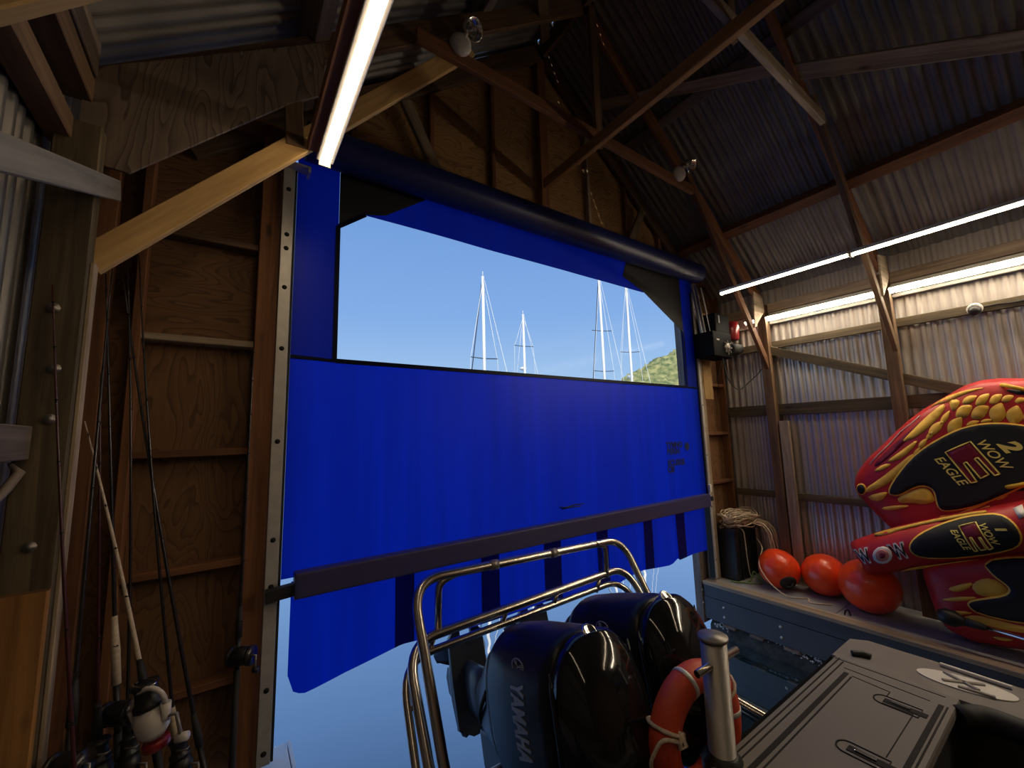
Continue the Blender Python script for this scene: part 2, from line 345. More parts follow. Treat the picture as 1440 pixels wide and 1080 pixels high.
def frame(o, x, y):
    x, y = Vector(x).normalized(), Vector(y).normalized(); z = x.cross(y); o = Vector(o)
    return Matrix(((x.x, y.x, z.x, o.x), (x.y, y.y, z.y, o.y), (x.z, y.z, z.z, o.z), (0, 0, 0, 1)))
def corrugated(p0, along, run, L, n_per, period, amp, nrm):
    """Sheet: ridges run along 'along' for L metres, n_per periods stepped along 'run'."""
    bm = NB(); p0, al, ru, nm = Vector(p0), Vector(along), Vector(run), Vector(nrm); K = 10; prev = None; uvl = bm.loops.layers.uv.verify()
    for i in range(n_per*K+1):
        s = i/K; h = amp*max(-.8, min(.8, 1.5*math.sin(2*PI*s))); q = p0+ru*(s*period)+nm*h
        a, b = bm.verts.new(q), bm.verts.new(q+al*L)
        if prev:
            f = bm.faces.new((prev[0], a, b, prev[1])); f.smooth = True
        prev = (a, b)
    return bm
XL, XR, XC, D = -.64, 5.43, 2.46, 2.75
def zr(x): return 4.10-.8*abs(x-XC)
# ------------------------------------------------------------------ water and the far shore
bm = NB(); v = [bm.verts.new(p) for p in ((-900, -900, -H), (1200, -900, -H), (1200, 1100, -H), (-900, 1100, -H))]; bm.faces.new(v)
obj('water', bm, M['water'])['kind'] = 'structure'
bm = NB(); prev = None
def hz(x, y):
    t = (x-250)/300.; 
    u = (x-360)/1.0
    base = max(0, 30+u*.42) if u < 250 else 135+(u-250)*.12
    base *= max(0, 1-(y-250)/-130.) if y < 250 else max(.0, min(1, (y-235)/130.))**.7
    return -H+base+7*noise.noise(Vector((x*.03, y*.03, 1)))*min(1, base/30)+4.5*noise.noise(Vector((x*.16, y*.16, 4)))*min(1, base/20)+3.0*noise.noise(Vector((x*.5, y*.5, 9)))*min(1, base/20)
for i in range(221):
    row = []
    for j in range(70):
        x, y = 170+i*3.2, 250+j*2.0; row.append(bm.verts.new((x*.96 + .09*(y-300), y, max(-H-1, hz(x, y)))))
    if prev:
        for j in range(69): f = bm.faces.new((prev[j], row[j], row[j+1], prev[j+1])); f.smooth = True
    prev = row
obj('hill', bm, M['hill'])['kind'] = 'structure'

# ------------------------------------------------------------------ roof
ce = struct('ceiling', (XC, 0, 4.1))
sl_l = math.hypot(XC+.75, .8*(XC+.75)); dl = Vector((XC+.75, 0, .8*(XC+.75))).normalized()
sl_r = math.hypot(5.70-XC, .8*(5.70-XC)); dr = Vector((-(5.70-XC), 0, .8*(5.70-XC))).normalized()
for i in range(8):
    y0 = 2.926-.912*(i+1)
    obj('roof_sheet', corrugated((-.75, y0, zr(-.75)), dl, (0, 1, 0), sl_l, 12, .076, .011, (-dl.z, 0, dl.x)), M['roof'], ce)
    obj('roof_sheet', corrugated((5.70, y0, zr(5.70)), dr, (0, 1, 0), sl_r, 12, .076, .011, (dl.z, 0, dl.x)), M['roof'], ce)
for x in (4.65, 3.52, .27, 1.38):
    s = 1 if x > XC else -1
    bd('purlin', (x, -4, zr(x)-.075), (x, 2.8, zr(x)-.075), .10, .15 if x in (4.65, .27) else .11, M['red' if x == 4.65 else 'greywood'], ce, (1, 0, -.8*s))
bd('ridge_board', (XC, -4, 3.93), (XC, 2.8, 3.93), .04, .18, M['lumber'], ce, (1, 0, 0))
bd('wind_brace', (3.02, 2.62, 3.43), (3.64, 1.15, 2.98), .10, .035, M['dockwood'], ce, (.62, -.6, -.5))
bd('wind_brace', (3.62, 1.20, 2.94), (4.40, -.45, 2.35), .12, .035, M['dockwood'], ce, (.62, -.6, -.5))
bd('wind_brace', (1.35, 1.55, 2.96), (2.26, 2.55, 3.70), .09, .035, M['lumber'], ce, (.62, -.6, .5))

# ------------------------------------------------------------------ trusses
def truss(Y, label, beige):
    t = thing('roof_truss', label, 'roof truss', (XC, Y, 1.2), 'timber roof trusses')
    for s in (-1, 1):
        xe = XL+.09 if s < 0 else XR-.08
        bd('rafter', (xe, Y, zr(xe)-.20), (XC+s*.02, Y, zr(XC)-.24), .04, .14, M['red' if s > 0 else 'lumber'], t)
    bd('collar_tie', (.84, Y-.085, 2.515), (3.88, Y-.085, 2.51), .04, .095, M['red' if beige else 'dockwood'], t)
    bd('king_post', (2.52, Y-.044, 2.47), (2.52, Y-.044, 3.86), .036, .085, M['lumber'], t)
    bd('strut', (-.50, Y-.042, .72), (1.24, Y-.042, 2.68), .04, .105, M['fresh'], t)
    bd('strut', (3.86, Y-.042, 2.76), (5.33, Y-.042, .70), .04, .085, M['red'] if beige else M['lumber'], t)
    bm = NB(); prism(bm, [(4.98, 1.20), (5.30, 1.46), (5.28, 1.66), (5.02, 1.62)] if not beige else [(4.99, 1.17), (5.29, 1.42), (5.27, 1.60), (5.05, 1.62)], lambda u, v, d: (u, Y-.064-d, v), .014)
    obj('gusset', bm, M['dockwood'], t, label='pale plywood gusset')
    return t
t1 = truss(2.24, 'timber roof truss close to the blue door, with a fresh yellow strut on its left', True)
bm = NB(); prism(bm, [(v, u) for u, v in [(-.555, 1.47), (-.50, 1.56), (.325, 2.16), (.318, 1.84), (.17, 1.72), (-.40, 1.12), (-.555, 1.13)]], lambda u, v, d: (v, 2.176-d, u), .014)
obj('gusset', bm, M['plygrey'], t1, label='large stained plywood gusset')
bd('block', (.18, 2.19, 1.82), (.20, 2.19, 1.50), .04, .085, M['lumber'], t1)
t2 = truss(1.09, 'timber roof truss over the middle of the slip, where the long lamp tubes meet', False)
tag(bd('ceiling_board', (2.40, 2.79, 2.41), (2.40, -3.9, 2.41), .05, .10, M['orangewood'], None), 'long reddish lumber tie running back from the gable under the collar ties', 'board')

# ------------------------------------------------------------------ door wall
wf = struct('wall_front', (XC, 2.9, -1.9))
def plypanel(name, poly, y, m, par, swap=False):
    bm = NB()
    if swap: prism(bm, [(v, u) for u, v in poly], lambda u, v, d: (v, y+d, u), .015)
    else: prism(bm, poly, lambda u, v, d: (u, y+d, v), .015)
    return obj(name, bm, m, par)
# left bay
zz = [-1.9, -1.25, -.65, -.05, .57, 1.17, 1.95]
plypanel('plywood_panel', [(XL, .55), (.22, .55), (.22, 1.95), (XL, 1.95)], 2.87, M['ply'], wf)
plypanel('plywood_panel', [(XL, -1.9), (.22, -1.9), (.22, .549), (XL, .549)], 2.87, M['ply'], wf, True)
for z in zz[1:-1]: bd('blocking', (-.41, 2.825, z), (.09, 2.825, z), .088, .038, M['lumber'] if z > 1 else M['red'] if z < 0 else M['fresh'] if z < -2 else M['dockwood'] if z > .5 else M['red'], wf)
bd('stud', (-.43, 2.825, -1.9), (-.43, 2.825, 1.95), .088, .04, M['red'], wf)
bd('jamb_stud', (.15, 2.80, -1.9), (.15, 2.80, 1.9), .088, .125, M['red'], wf)
bd('header', (XL, 2.84, 1.98), (XR, 2.84, 1.98), .05, .14, M['red'], wf)
# right bay
plypanel('plywood_panel', [(4.80, -1.9), (XR+.02, -1.9), (XR+.02, 1.95), (4.80, 1.95)], 2.87, M['ply'], wf, True)
for z in (-.65, -.05, .57, 1.17): bd('blocking', (4.87, 2.825, z), (5.36, 2.825, z), .088, .038, M['red'], wf)
bd('stud', (5.39, 2.825, -1.9), (5.39, 2.825, 1.95), .088, .04, M['red'], wf)
bd('jamb_stud', (4.79, 2.80, -1.9), (4.79, 2.80, 1.95), .088, .12, M['dockwood'], wf)
bd('backing_board', (4.93, 2.765, .38), (4.93, 2.765, 1.5), .03, .20, M['fresh'], wf)
bd('outer_post', (4.70, 2.90, -2.2), (4.70, 2.90, 1.9), .09, .22, M['greywood'], wf, (0, 1, 0))
# gable
def gab(x0, x1):
    n = 4; xs = [x0+(x1-x0)*i/n for i in range(n+1)]
    if x0 < XC < x1: xs = sorted(xs+[XC])
    return [(x0, 1.95)]+[(x1, 1.95)]+[(x, zr(x)-.05) for x in reversed(xs)]
for a, b in ((XL+.2, .64), (.641, 1.85), (1.851, 3.07), (3.071, 4.28), (4.281, 5.1)): plypanel('plywood_panel', gab(a, b), 2.90, M['plyg'], wf)
for x in (.64, 1.25, 1.85, 3.07, 3.68, 4.28):
    bd('gable_stud', (x, 2.875, 2.04), (x, 2.875, zr(x)-.12), .05, .04, M['red'] if x != 3.07 else M['dockwood'], wf)
bd('gable_post', (2.44, 2.865, 2.04), (2.44, 2.865, 3.9), .07, .10, M['red'], wf)
for s in (-1, 1): bd('gable_rafter', (XC+s*2.75, 2.845, zr(XC+s*2.75)-.17), (XC, 2.845, zr(XC)-.17), .04, .16, M['lumber'], wf)
bd('knee_brace', (1.0, 2.80, 2.62), (1.30, 2.80, 2.06), .04, .09, M['dockwood'], wf)
bd('knee_brace', (3.92, 2.82, 2.6), (3.62, 2.82, 2.08), .04, .09, M['dockwood'], wf)
def barge(x0, x1):
    bm = NB(); prism(bm, [(x0, zr(x0)-.09), (x1, zr(x1)-.09), (x1, zr(x1)+.06), (x0, zr(x0)+.06)], lambda u, v, d: (u, 2.928+d, v), .02); obj('barge_board', bm, M['lumber'], wf)
for a, b in ((-.75, 1.24), (1.36, 1.44), (1.50, 1.67), (1.88, 2.46), (2.46, 3.66), (4.72, 5.7)): barge(a, b)
bm = NB(); prism(bm, [(3.66, zr(3.66)-.06), (4.72, zr(4.72)-.06), (4.72, zr(4.72)-.012), (3.66, zr(3.66)-.012)], lambda u, v, d: (u, 2.935+d, v), .012); obj('barge_board', bm, M['lumber'], wf)

# ------------------------------------------------------------------ side walls
def sidewall(name, X, s, zb=-2.0):
    w = struct(name, (X, 0, zb))
    for i in range(8):
        y1 = 2.90-.912*i
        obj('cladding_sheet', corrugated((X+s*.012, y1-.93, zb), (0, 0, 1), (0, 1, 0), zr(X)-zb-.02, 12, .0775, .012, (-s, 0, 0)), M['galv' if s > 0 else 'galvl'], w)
    return w
wr = sidewall('wall_right', XR, 1)
for z, wd in ((1.0, .085), (.215, .13), (-.79, .075)): bd('girt', (5.395, 2.75, z), (5.395, -4, z), .04, wd, M['dark'], wr, (1, 0, 0))
bd('diagonal_brace', (5.35, 2.30, .99), (5.35, .45, .19), .04, .10, M['dark'], wr, (1, 0, 0))
bd('top_plate', (5.385, 2.75, 1.46), (5.385, -4, 1.46), .05, .11, M['dockwood'], wr, (1, 0, 0))
bd('light_board', (5.39, 2.75, 1.33), (5.39, -4, 1.33), .03, .14, M['offwhite'], wr, (1, 0, 0))
for y in (2.21, 1.08): 
    bd('post', (5.325, y, -1.75), (5.325, y, 1.50), .10, .10, M['lumber'], wr)
    bd('sister_post', (5.31, y-.115, -1.75), (5.31, y-.115, .08), .10, .045, M['dockwood'] if y > 2 else M['lumber'], wr, (0, 1, 0))
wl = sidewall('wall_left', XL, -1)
bd('girt', (-.595, 2.10, .018), (-.595, -4, .018), .06, .115, M['greywood'], wl, (1, 0, 0))
bd('girt', (-.595, 2.10, -1.15), (-.595, -4, -1.15), .06, .12, M['greywood'], wl, (1, 0, 0))
bd('diagonal_brace', (-.445, 2.19, 1.045), (-.445, .40, .24), .045, .082, M['pale'], wl, (1, 0, 0))
bd('top_plate', (-.595, 2.17, 1.215), (-.595, -4, 1.215), .08, .09, M['lumber'], wl, (1, 0, 0))
bd('top_plate', (-.575, 2.17, 1.43), (-.575, -4, 1.43), .10, .10, M['lumber'], wl, (1, 0, 0))
bd('eave_board', (-.535, 2.17, 1.575), (-.535, -4, 1.575), .03, .16, M['greywood'], wl, (1, 0, 0))
bd('post', (-.54, 2.135, -1.75), (-.54, 2.135, 1.25), .13, .07, M['dark'], wl, (1, 0, 0))
bd('post_edge_board', (-.468, 2.15, -1.75), (-.468, 2.15, .70), .014, .05, M['dockwood'], wl, (1, 0, 0))
bd('corner_stud', (-.585, 2.82, -1.9), (-.585, 2.82, 1.7), .088, .09, M['red'], wl, (1, 0, 0))
bd('leak_cover_board', (-.68, 2.86, -2.0), (-.68, 2.86, 1.75), .10, .10, M['lumber'], wl)  # added outside the corner to stop sky light leaking in
bd('scab_board', (-.545, 2.085, -1.75), (-.545, 2.085, -.475), .135, .03, M['orangewood'], wl, (1, 0, 0))
for z in (.50, .28, .10, -.33): obj('washer', lathe(NB(), [(.016, 0), (.018, .006), (.008, .007), (.007, .014), (0, .014)], (-.535+.012*math.sin(z*9), 2.099, z), (0, -1, 0), 10), M['steeldull'], wl)
bm = NB(); tube(bm, [(-.598, 2.07, -.05), (-.58, 2.09, -.08), (-.59, 2.04, -.13), (-.61, 1.96, -.20), (-.62, 1.90, -.27)], [.006, .015, .014, .009, .003], 8); obj('foam_scrap', bm, M['greywood'], wl, label='grey strip of foam in the seam')
wb = struct('wall_back', (XC, -4, -2)); bm = NB(); prism(bm, [(XL-.1, -2.2), (XR+.1, -2.2), (XR+.1, 1.7), (XC, 4.1), (XL-.1, 1.7)], lambda u, v, d: (u, -4.05+d, v), .02); obj('plywood_panel', bm, M['ply'], wb)

# ------------------------------------------------------------------ walkways beside the slip
fl = struct('floor', (5.0, 0, -1.74))
bd('edge_board', (4.665, 2.84, -1.755), (4.665, -4, -1.755), .135, .038, M['dockwood'], fl, (1, 0, 0))
for y0, y1 in ((2.84, 1.62), (1.615, .40), (.395, -.82), (-.825, -4)): 
    bm = NB(); box(bm, (4.737, y1, -1.775), (5.40, y0, -1.742)); obj('deck_panel', bm, M['deck'], fl)
for z0, z1, x in ((-1.90, -1.778, 4.612), (-2.14, -1.905, 4.606)):
    bm = NB(); box(bm, (x, -4, z0), (x+.03, 2.84, z1)); obj('fascia_board', bm, M['fascia'], fl)
for y in (2.62, 2.05, 1.5, .9):
    for z in (-1.97, -2.07): obj('bolt_head', lathe(NB(), [(.016, 0), (.013, .008), (0, .010)], (4.606, y, z), (-1, 0, 0), 8), M['alu'], fl)
bm = NB()
for i in range(60):
    a = -4+6.8*i/59; n = .05*noise.noise(Vector((a*3, 0, 0)))
    v = [(4.66+n*.4, a, -2.5), (4.60+n, a, -2.34), (4.61+n, a, -2.20), (4.68, a, -2.145), (5.4, a, -2.14), (5.4, a, -2.5)]
    row = [bm.verts.new(p) for p in v]
    if i:
        for k in range(5): f = bm.faces.new((pr_[k], row[k], row[k+1], pr_[k+1])); f.smooth = True
    pr_ = row
obj('dock_float', bm, M['float'], fl)
bm = NB()
for i in range(700):
    y = random.uniform(-1.2, 2.75); z = random.gauss(-2.165, .016)
    if noise.noise(Vector((y*2.3, z*6, 2))) < .0: continue
    r = random.uniform(.006, .017); x = 4.60+.05*noise.noise(Vector((y*3, 0, 0)))+(.06*max(0, (z+2.20)/.055))
    lathe_v = [bm.verts.new((x-r*.6+random.uniform(-.004, .004), y+r*math.cos(a), z+r*math.sin(a))) for a in (0, 1.57, 3.14, 4.71)]; tip = bm.verts.new((x-r*1.3, y, z))
    for k in range(4): bm.faces.new((lathe_v[k], lathe_v[(k+1) % 4], tip))
for y in (2.5, 2.22, 1.9, 1.55, 1.2, .8):
    b_ = NB(); box(b_, (4.575, y, -2.165), (4.66, y+.13, -2.143), .006); obj('float_batten', b_, M['greywood'], fl)
o = obj('barnacles', bm, M['barn'], fl); o['kind'] = 'stuff'
bm = NB(); box(bm, (4.62, 2.86, -2.12), (4.85, 2.90, -1.76), .006); obj('end_bracket', bm, M['alu'], fl)
for z in (-1.84, -1.98): obj('bolt_head', lathe(NB(), [(.014, 0), (.012, .008), (0, .009)], (4.60, 2.86, z), (-1, 0, 0), 8), M['alu'], fl)
bm = NB(); box(bm, (XL, -4, -1.78), (.17, 2.74, -1.74)); obj('deck_panel', bm, M['deck'], fl)
bm = NB(); box(bm, (.175, -4, -2.14), (.205, 2.80, -1.745)); obj('fascia_board', bm, M['fascia'], fl)
bm = NB(); box(bm, (.20, 2.66, -2.1), (.36, 2.95, -1.76), .006); obj('end_bracket', bm, M['white'], fl, label='white corner bracket at the slip mouth')
bm = NB(); box(bm, (.365, 2.60, -2.1), (.385, 2.97, -1.765), .004); obj('rub_strip', bm, M['white'], fl)
bm = NB(); tube(bm, fillet([(4.78, 1.56, -1.742), (4.775, 1.55, -1.70), (4.79, 1.53, -1.69), (4.80, 1.52, -1.742)], .01, 3), .007, 6); tag(obj('eye_pin', bm, M['rubber'], None), 'small black eye pin standing up from the dock deck near its edge', 'pin')

# ------------------------------------------------------------------ roll-up curtain door
cu = thing('roll_up_curtain', 'blue tarpaulin roll-up door with a clear window, hanging in the slip opening', 'roll-up door', (XC, 2.74, -1.42))
def sheet(name, x0, x1, z0, z1, m, y=2.75, amp=.004, nx=24, nz=10, par=None, zf=None):
    bm = NB(); rows = []
    for i in range(nx+1):
        x = x0+(x1-x0)*i/nx; row = []
        for j in range(nz+1):
            zb = zf(x) if zf else z0
            z = zb+(z1-zb)*j/nz; row.append(bm.verts.new((x, y+amp*math.sin(x*5.1+z*1.3)*math.sin(z*2.2+x)+amp*.6*noise.noise(Vector((x*2.5, z*.7, 3))), z)))
        rows.append(row)
    for a, b in zip(rows, rows[1:]):
        for j in range(nz): f = bm.faces.new((a[j], b[j], b[j+1], a[j+1])); f.smooth = True
    return obj(name, bm, m, par or cu)
sheet('lower_panel', .275, 4.74, -.78, .497, M['curt'], nx=60)
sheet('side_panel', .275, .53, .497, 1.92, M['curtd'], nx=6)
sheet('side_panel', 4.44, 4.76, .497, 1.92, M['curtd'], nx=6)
sheet('top_panel', .70, 3.752, 1.553, 1.95, M['curtd'], nx=40, nz=6)  # darkened cloth carries the shade that falls outside here
def patch(name, poly, y, m, t=.004):
    bm = NB(); prism(bm, poly, lambda u, v, d: (u, y+d, v), t); return obj(name, bm, m, cu)
patch('corner_patch', [(.53, 1.42), (.70, 1.553), (.84, 1.59), (1.20, 1.85), (1.2, 1.92), (.53, 1.92)], 2.742, M['blackv'])
patch('corner_patch', [(4.46, 1.18), (4.46, 1.92), (3.50, 1.92), (3.40, 1.67), (3.753, 1.553)], 2.742, M['blackv'])
for p, q in (((.525, .50), (.525, 1.42)), ((.53, 1.42), (.70, 1.553)), ((4.448, .50), (4.458, 1.184)), ((.53, .503), (4.44, .510))):
    bd('window_binding', (p[0], 2.742, p[1]), (q[0], 2.742, q[1]), .006, .03, M['hem'], cu)
bd('seam', (.275, 2.745, .512), (.53, 2.745, .503), .006, .022, M['hem'], cu); bd('seam', (4.44, 2.745, .510), (4.72, 2.745, .505), .006, .02, M['hem'], cu)
bm = NB(); prism(bm, [(.53, .50), (4.445, .508), (4.458, 1.184), (3.753, 1.556), (.70, 1.553), (.53, 1.42)], lambda u, v, d: (u, 2.752+d, v), .002); obj('window_pane', bm, M['pane'], cu)
for x, z, l in ((4.095, -.160, 'TYMNO'), (4.07, -.232, 'BERIN'), (4.11, -.355, 'ECLERSE'), (4.0, -.425, 'CIII')):
    obj('printed_text', text_bm(l, .085, frame((x, 2.737, z), (1, 0, 0), (0, 0, 1)), .001, bold=.004), M['print'], cu)
bm = NB(); prism(bm, [(4.335+.055*math.cos(a)*(1 if i % 2 else .7), -.185+.055*math.sin(a)*(1 if i % 2 else .7)) for i, a in enumerate([2*PI*k/14 for k in range(14)])], lambda u, v, d: (u, 2.736+d, v), .002); obj('printed_emblem', bm, M['print'], cu)
for pts in ([(2.37, -.632), (2.45, -.640), (2.56, -.628), (2.66, -.632)], [(2.40, -.648), (2.5, -.644), (2.62, -.65)]):
    bm = NB(); tube(bm, [(x, 2.739, z) for x, z in pts], .006, 5); obj('scuff', bm, M['print'], cu)
bm = NB(); box(bm, (.335, 2.655, -.880), (4.60, 2.738, -.738), .012); obj('weight_bar', bm, M['navy'], cu)
bd('bar_pin', (.20, 2.70, -.84), (.34, 2.70, -.83), .05, .065, M['rubber'], cu)
bd('bar_pin', (4.60, 2.70, -.80), (4.69, 2.70, -.80), .05, .05, M['rubber'], cu)
def skz(x):
    P = [(.328, -1.30), (.352, -1.389), (.406, -1.423), (.48, -1.412), (.634, -1.382), (.983, -1.33), (1.5, -1.37), (2.2, -1.36), (2.7, -1.40), (3.092, -1.406), (3.268, -1.379), (3.432, -1.366), (3.86, -1.403), (3.93, -1.395), (4.018, -1.361), (4.05, -1.385), (4.325, -1.372), (4.60, -1.38)]
    for (a, b), (c, d) in zip(P, P[1:]):
        if a <= x <= c: return b+(d-b)*(x-a)/(c-a)
    return P[-1][1] if x > 4 else P[0][1]
sheet('skirt', .328, 4.60, 0, -.80, M['curt'], y=2.748, amp=.006, nx=140, nz=6, zf=skz)
for a, b in ((.933, 1.064), (1.578, 1.736), (2.177, 2.365), (2.80, 2.95), (3.462, 3.60), (4.018, 4.178)):
    sheet('strap', a, b, 0, -.80, M['strap'], y=2.736, amp=.006, nx=4, nz=6, zf=lambda x: skz(x)+.006)
bm = NB(); lathe(bm, [(.0, 0), (.105, 0), (.118, .01), (.125, 2.2), (.118, 4.40), (.105, 4.41), (0, 4.41)], (.30, 2.64, 1.88), (1, 0, .012), 28); obj('roller', bm, M['rolle'], cu, 'auto')
for x in (.27, 4.72):
    bm = NB(); lathe(bm, [(.0, 0), (.03, 0), (.03, .16), (0, .16)], (x-.08, 2.64, 1.88+(.05 if x > 3 else 0)), (1, 0, 0), 12); obj('roller_axle', bm, M['steeldull'], cu)
def rail(x0, x1, name):
    bm = NB(); box(bm, (x0, 2.722, -1.70), (x1, 2.742, 1.72), .003); r = obj(name, bm, M['alu'], cu)
    bm = NB(); box(bm, (x1+.003, 2.735, -1.70) if x0 < 1 else (x0-.015, 2.735, -1.70), (x1+.015, 2.785, 1.72) if x0 < 1 else (x0-.003, 2.785, 1.72)); obj('rail_lip', bm, M['rubber'], r)
    return r
r = rail(.195, .258, 'guide_rail')
for z in (1.57, 1.27, 1.18, .93, .55, .0, -.55, -.80, -1.33, -1.64):
    bm = NB(); lathe(bm, [(.0, 0), (.014, 0), (.014, .002), (0, .002)], (.226, 2.722, z), (0, -1, 0), 12); obj('bolt_hole', bm, M['bolt'], r)
bm = NB(); box(bm, (.20, 2.66, 1.715), (.34, 2.745, 1.728)); box(bm, (.325, 2.66, 1.69), (.34, 2.745, 1.716)); obj('stop_bracket', bm, M['alu'], r)
r = rail(4.69, 4.735, 'guide_rail')
for z in (1.5, .9, .3, -.3, -.9, -1.5):
    bm = NB(); lathe(bm, [(.0, 0), (.009, 0), (.009, .002), (0, .002)], (4.712, 2.722, z), (0, -1, 0), 10); obj('bolt_hole', bm, M['bolt'], r)
bm = NB(); tube(bm, [(4.74, 2.70, 1.68), (4.78, 2.69, 1.69), (4.79, 2.69, 1.64)], .012, 8); obj('stop_bracket', bm, M['steel'], r)
bm = NB(); box(bm, (4.66, 2.69, -.73), (4.70, 2.72, -.64), .008); obj('end_clip', bm, M['white'], r)

# ------------------------------------------------------------------ lamps
def lamp(label, x, y0, y1, z, board=False):
    t = thing('tube_light', label, 'tube light', (x, (y0+y1)/2, z), 'tube lights hung from the trusses')
    if board: bd('mounting_board', (x-.065, y0-.03, z+.055), (x-.065, y1, z+.055), .05, .06, M['red'], t, (1, 0, 0))
    bm = NB(); box(bm, (x-.042, y1, z+.006), (x+.042, y0, z+.032), .004); obj('housing', bm, M['alu'], t)
    bm = NB(); n = 8
    a = [bm.verts.new((x+.026*math.cos(PI*(1.12+.76*k/n)), y0-.004, z+.012+.024*math.sin(PI*(1.12+.76*k/n)))) for k in range(n+1)]; b = [bm.verts.new((v.co.x, y1+.004, v.co.z)) for v in a]
    for k in range(n): bm.faces.new((a[k], b[k], b[k+1], a[k+1]))
    bm.faces.new(a); bm.faces.new(b[::-1]); obj('diffuser', bm, M['led' if board else 'ledr'], t)
    for y in (y0+.004, y1-.004): bm = NB(); box(bm, (x-.03, y-.004, z-.018), (x+.03, y+.004, z+.03), .003); obj('end_cap', bm, M['offwhite'], t)
    return t
lamp('warm tube light on a red board at upper left, running back from beside the curtain', .345, 2.20, -2.4, 1.475, True)
lamp('warm tube light near the right end of the curtain roll, up to the middle truss', 4.37, 2.20, 1.075, 1.48)
lamp('warm tube light continuing back from the middle truss on the right', 4.385, 1.055, -2.4, 1.48)
t = thing('strip_light', 'long white strip light on the board along the corrugated right wall top', 'strip light', (5.34, 0, 1.28))
bm = NB(); box(bm, (5.32, -2.4, 1.295), (5.375, 2.42, 1.365), .004); obj('channel', bm, M['alu'], t)
for i in range(24):
    y0, y1 = 2.40-.2*(i+1)+.010, 2.40-.2*i-.010
    bd('light_segment', (5.300, y0, 1.312), (5.300, y1, 1.312), .058, .006, M['ledw'], t, (.80, 0, -.60))
bd('light_stop_plate', (5.3066, -2.4, 1.3208), (5.3066, 2.42, 1.3208), .075, .006, M['offwhite'], t, (.80, 0, -.60))  # added plate, keeps light from the segments' backs off the roof
def flood(label, p, q):
    t = thing('spot_lamp', label, 'spot lamp', (p[0], p[1], p[2]-.05), 'twin spot lamps on the collar tie')
    obj('base_plate', lathe(NB(), [(0, 0), (.068, 0), (.074, .012), (.068, .035), (.04, .045), (0, .048)], p, (-.25, -1, -.15), 20), M['offwhite'], t)
    d = (Vector((.15, -1, -.65))).normalized(); q = Vector(q)
    obj('knuckle', tube(NB(), fillet([Vector(p)+Vector((.0, -.03, .0)), Vector(p)+Vector((.02, -.05, .05)), q-d*.07], .03, 4), .013, 8), M['offwhite'], t)
    obj('lamp_shell', lathe(NB(), [(.0, -.10), (.033, -.095), (.06, -.04), (.070, .026), (.062, .026), (.04, -.026), (.016, -.05), (0, -.06)], q, d, 20), M['lens'], t)
    obj('bulb', lathe(NB(), [(0, .0), (.012, .004), (.014, -.02), (.010, -.04)], q-d*.0, -d, 10), M['chrome'], t)
flood('silver spot lamp on a round base at the left end of the collar tie', (1.135, 2.132, 2.585), (1.20, 2.08, 2.70))
flood('silver spot lamp on a round base at the right end of the collar tie', (3.60, 2.132, 2.57), (3.73, 2.07, 2.68))
t = thing('security_camera', 'small white dome camera hanging on the upper girt of the corrugated wall', 'camera', (5.34, .51, .94))
obj('dome_base', lathe(NB(), [(0, 0), (.045, 0), (.05, .012), (.05, .04), (.04, .05), (0, .05)], (5.374, .51, 1.0), (-1, 0, -.25), 20), M['offwhite'], t)
obj('dome', lathe(NB(), [(.042, .048), (.038, .07), (.024, .088), (0, .095)], (5.374, .51, 1.0), (-1, 0, -.55), 20), M['black'], t)
obj('cable', tube(NB(), [(5.37, .47, 1.0), (5.372, .38, 1.005), (5.372, .30, .995), (5.372, .1, 1.0)], .005, 6), M['black'], t)
# ------------------------------------------------------------------ curtain motor
t = thing('curtain_motor', 'black curtain drive with red motor and gears, at the right end of the roll', 'motor', (4.78, 2.45, .88))
bm = NB(); box(bm, (4.60, 2.46, .86), (5.02, 2.70, 1.16), .01); obj('gear_case', bm, M['mblack'], t)
bm = NB(); box(bm, (4.72, 2.48, 1.16), (5.05, 2.70, 1.40), .01); obj('control_box', bm, M['mblack'], t)
obj('motor_cover', lathe(NB(), [(0, 0), (.06, 0), (.075, .02), (.08, .16), (.07, .23), (.03, .25), (0, .25)], (5.13, 2.50, 1.10), (.08, 0, 1), 20), M['redp'], t)
bm = NB(); tube(bm, [(5.02, 2.5, .98), (5.20, 2.5, 1.0), (5.28, 2.5, 1.01)], [.07, .07, .06], 14); obj('motor_barrel', bm, M['rubber'], t)
obj('pulley', lathe(NB(), [(0, 0), (.06, 0), (.06, .012), (.03, .014), (.03, .03), (.016, .035), (0, .036)], (4.90, 2.462, .98), (0, -1, 0), 16), M['steeldull'], t)
bm = NB()
for a in range(0, 360, 45):
    c, s = math.cos(math.radians(a)), math.sin(math.radians(a)); beam(bm, (4.90+.05*c, 2.45, .98+.05*s), (4.90+.085*c, 2.45, .98+.085*s), .014, .012)
obj('gear_teeth', bm, M['steeldull'], t)
for x in (4.615, 4.69): bd('hanger_strap', (x, 2.60, 1.16), (x-.03, 2.66, 1.78), .03, .022, M['steeldull'], t)
bd('hanger_strap', (4.73, 2.55, 1.16), (4.72, 2.62, 1.75), .012, .02, M['alu'], t)
bd('nameplate', (4.80, 2.476, 1.28), (4.80, 2.476, 1.37), .004, .03, M['steeldull'], t); bd('nameplate', (4.67, 2.457, 1.06), (4.73, 2.457, 1.06), .004, .018, M['steeldull'], t)
tag(obj('power_cable', tube(NB(), fillet([(4.85, 2.50, .86), (4.86, 2.47, .60), (4.98, 2.45, .48), (5.10, 2.44, .47), (5.20, 2.42, .54), (5.30, 2.32, .66), (5.30, 2.27, .72)], .08, 6), .006, 6), M['rubber'], None), 'thin black cable looping below the curtain motor in front of the corrugated wall', 'cable')
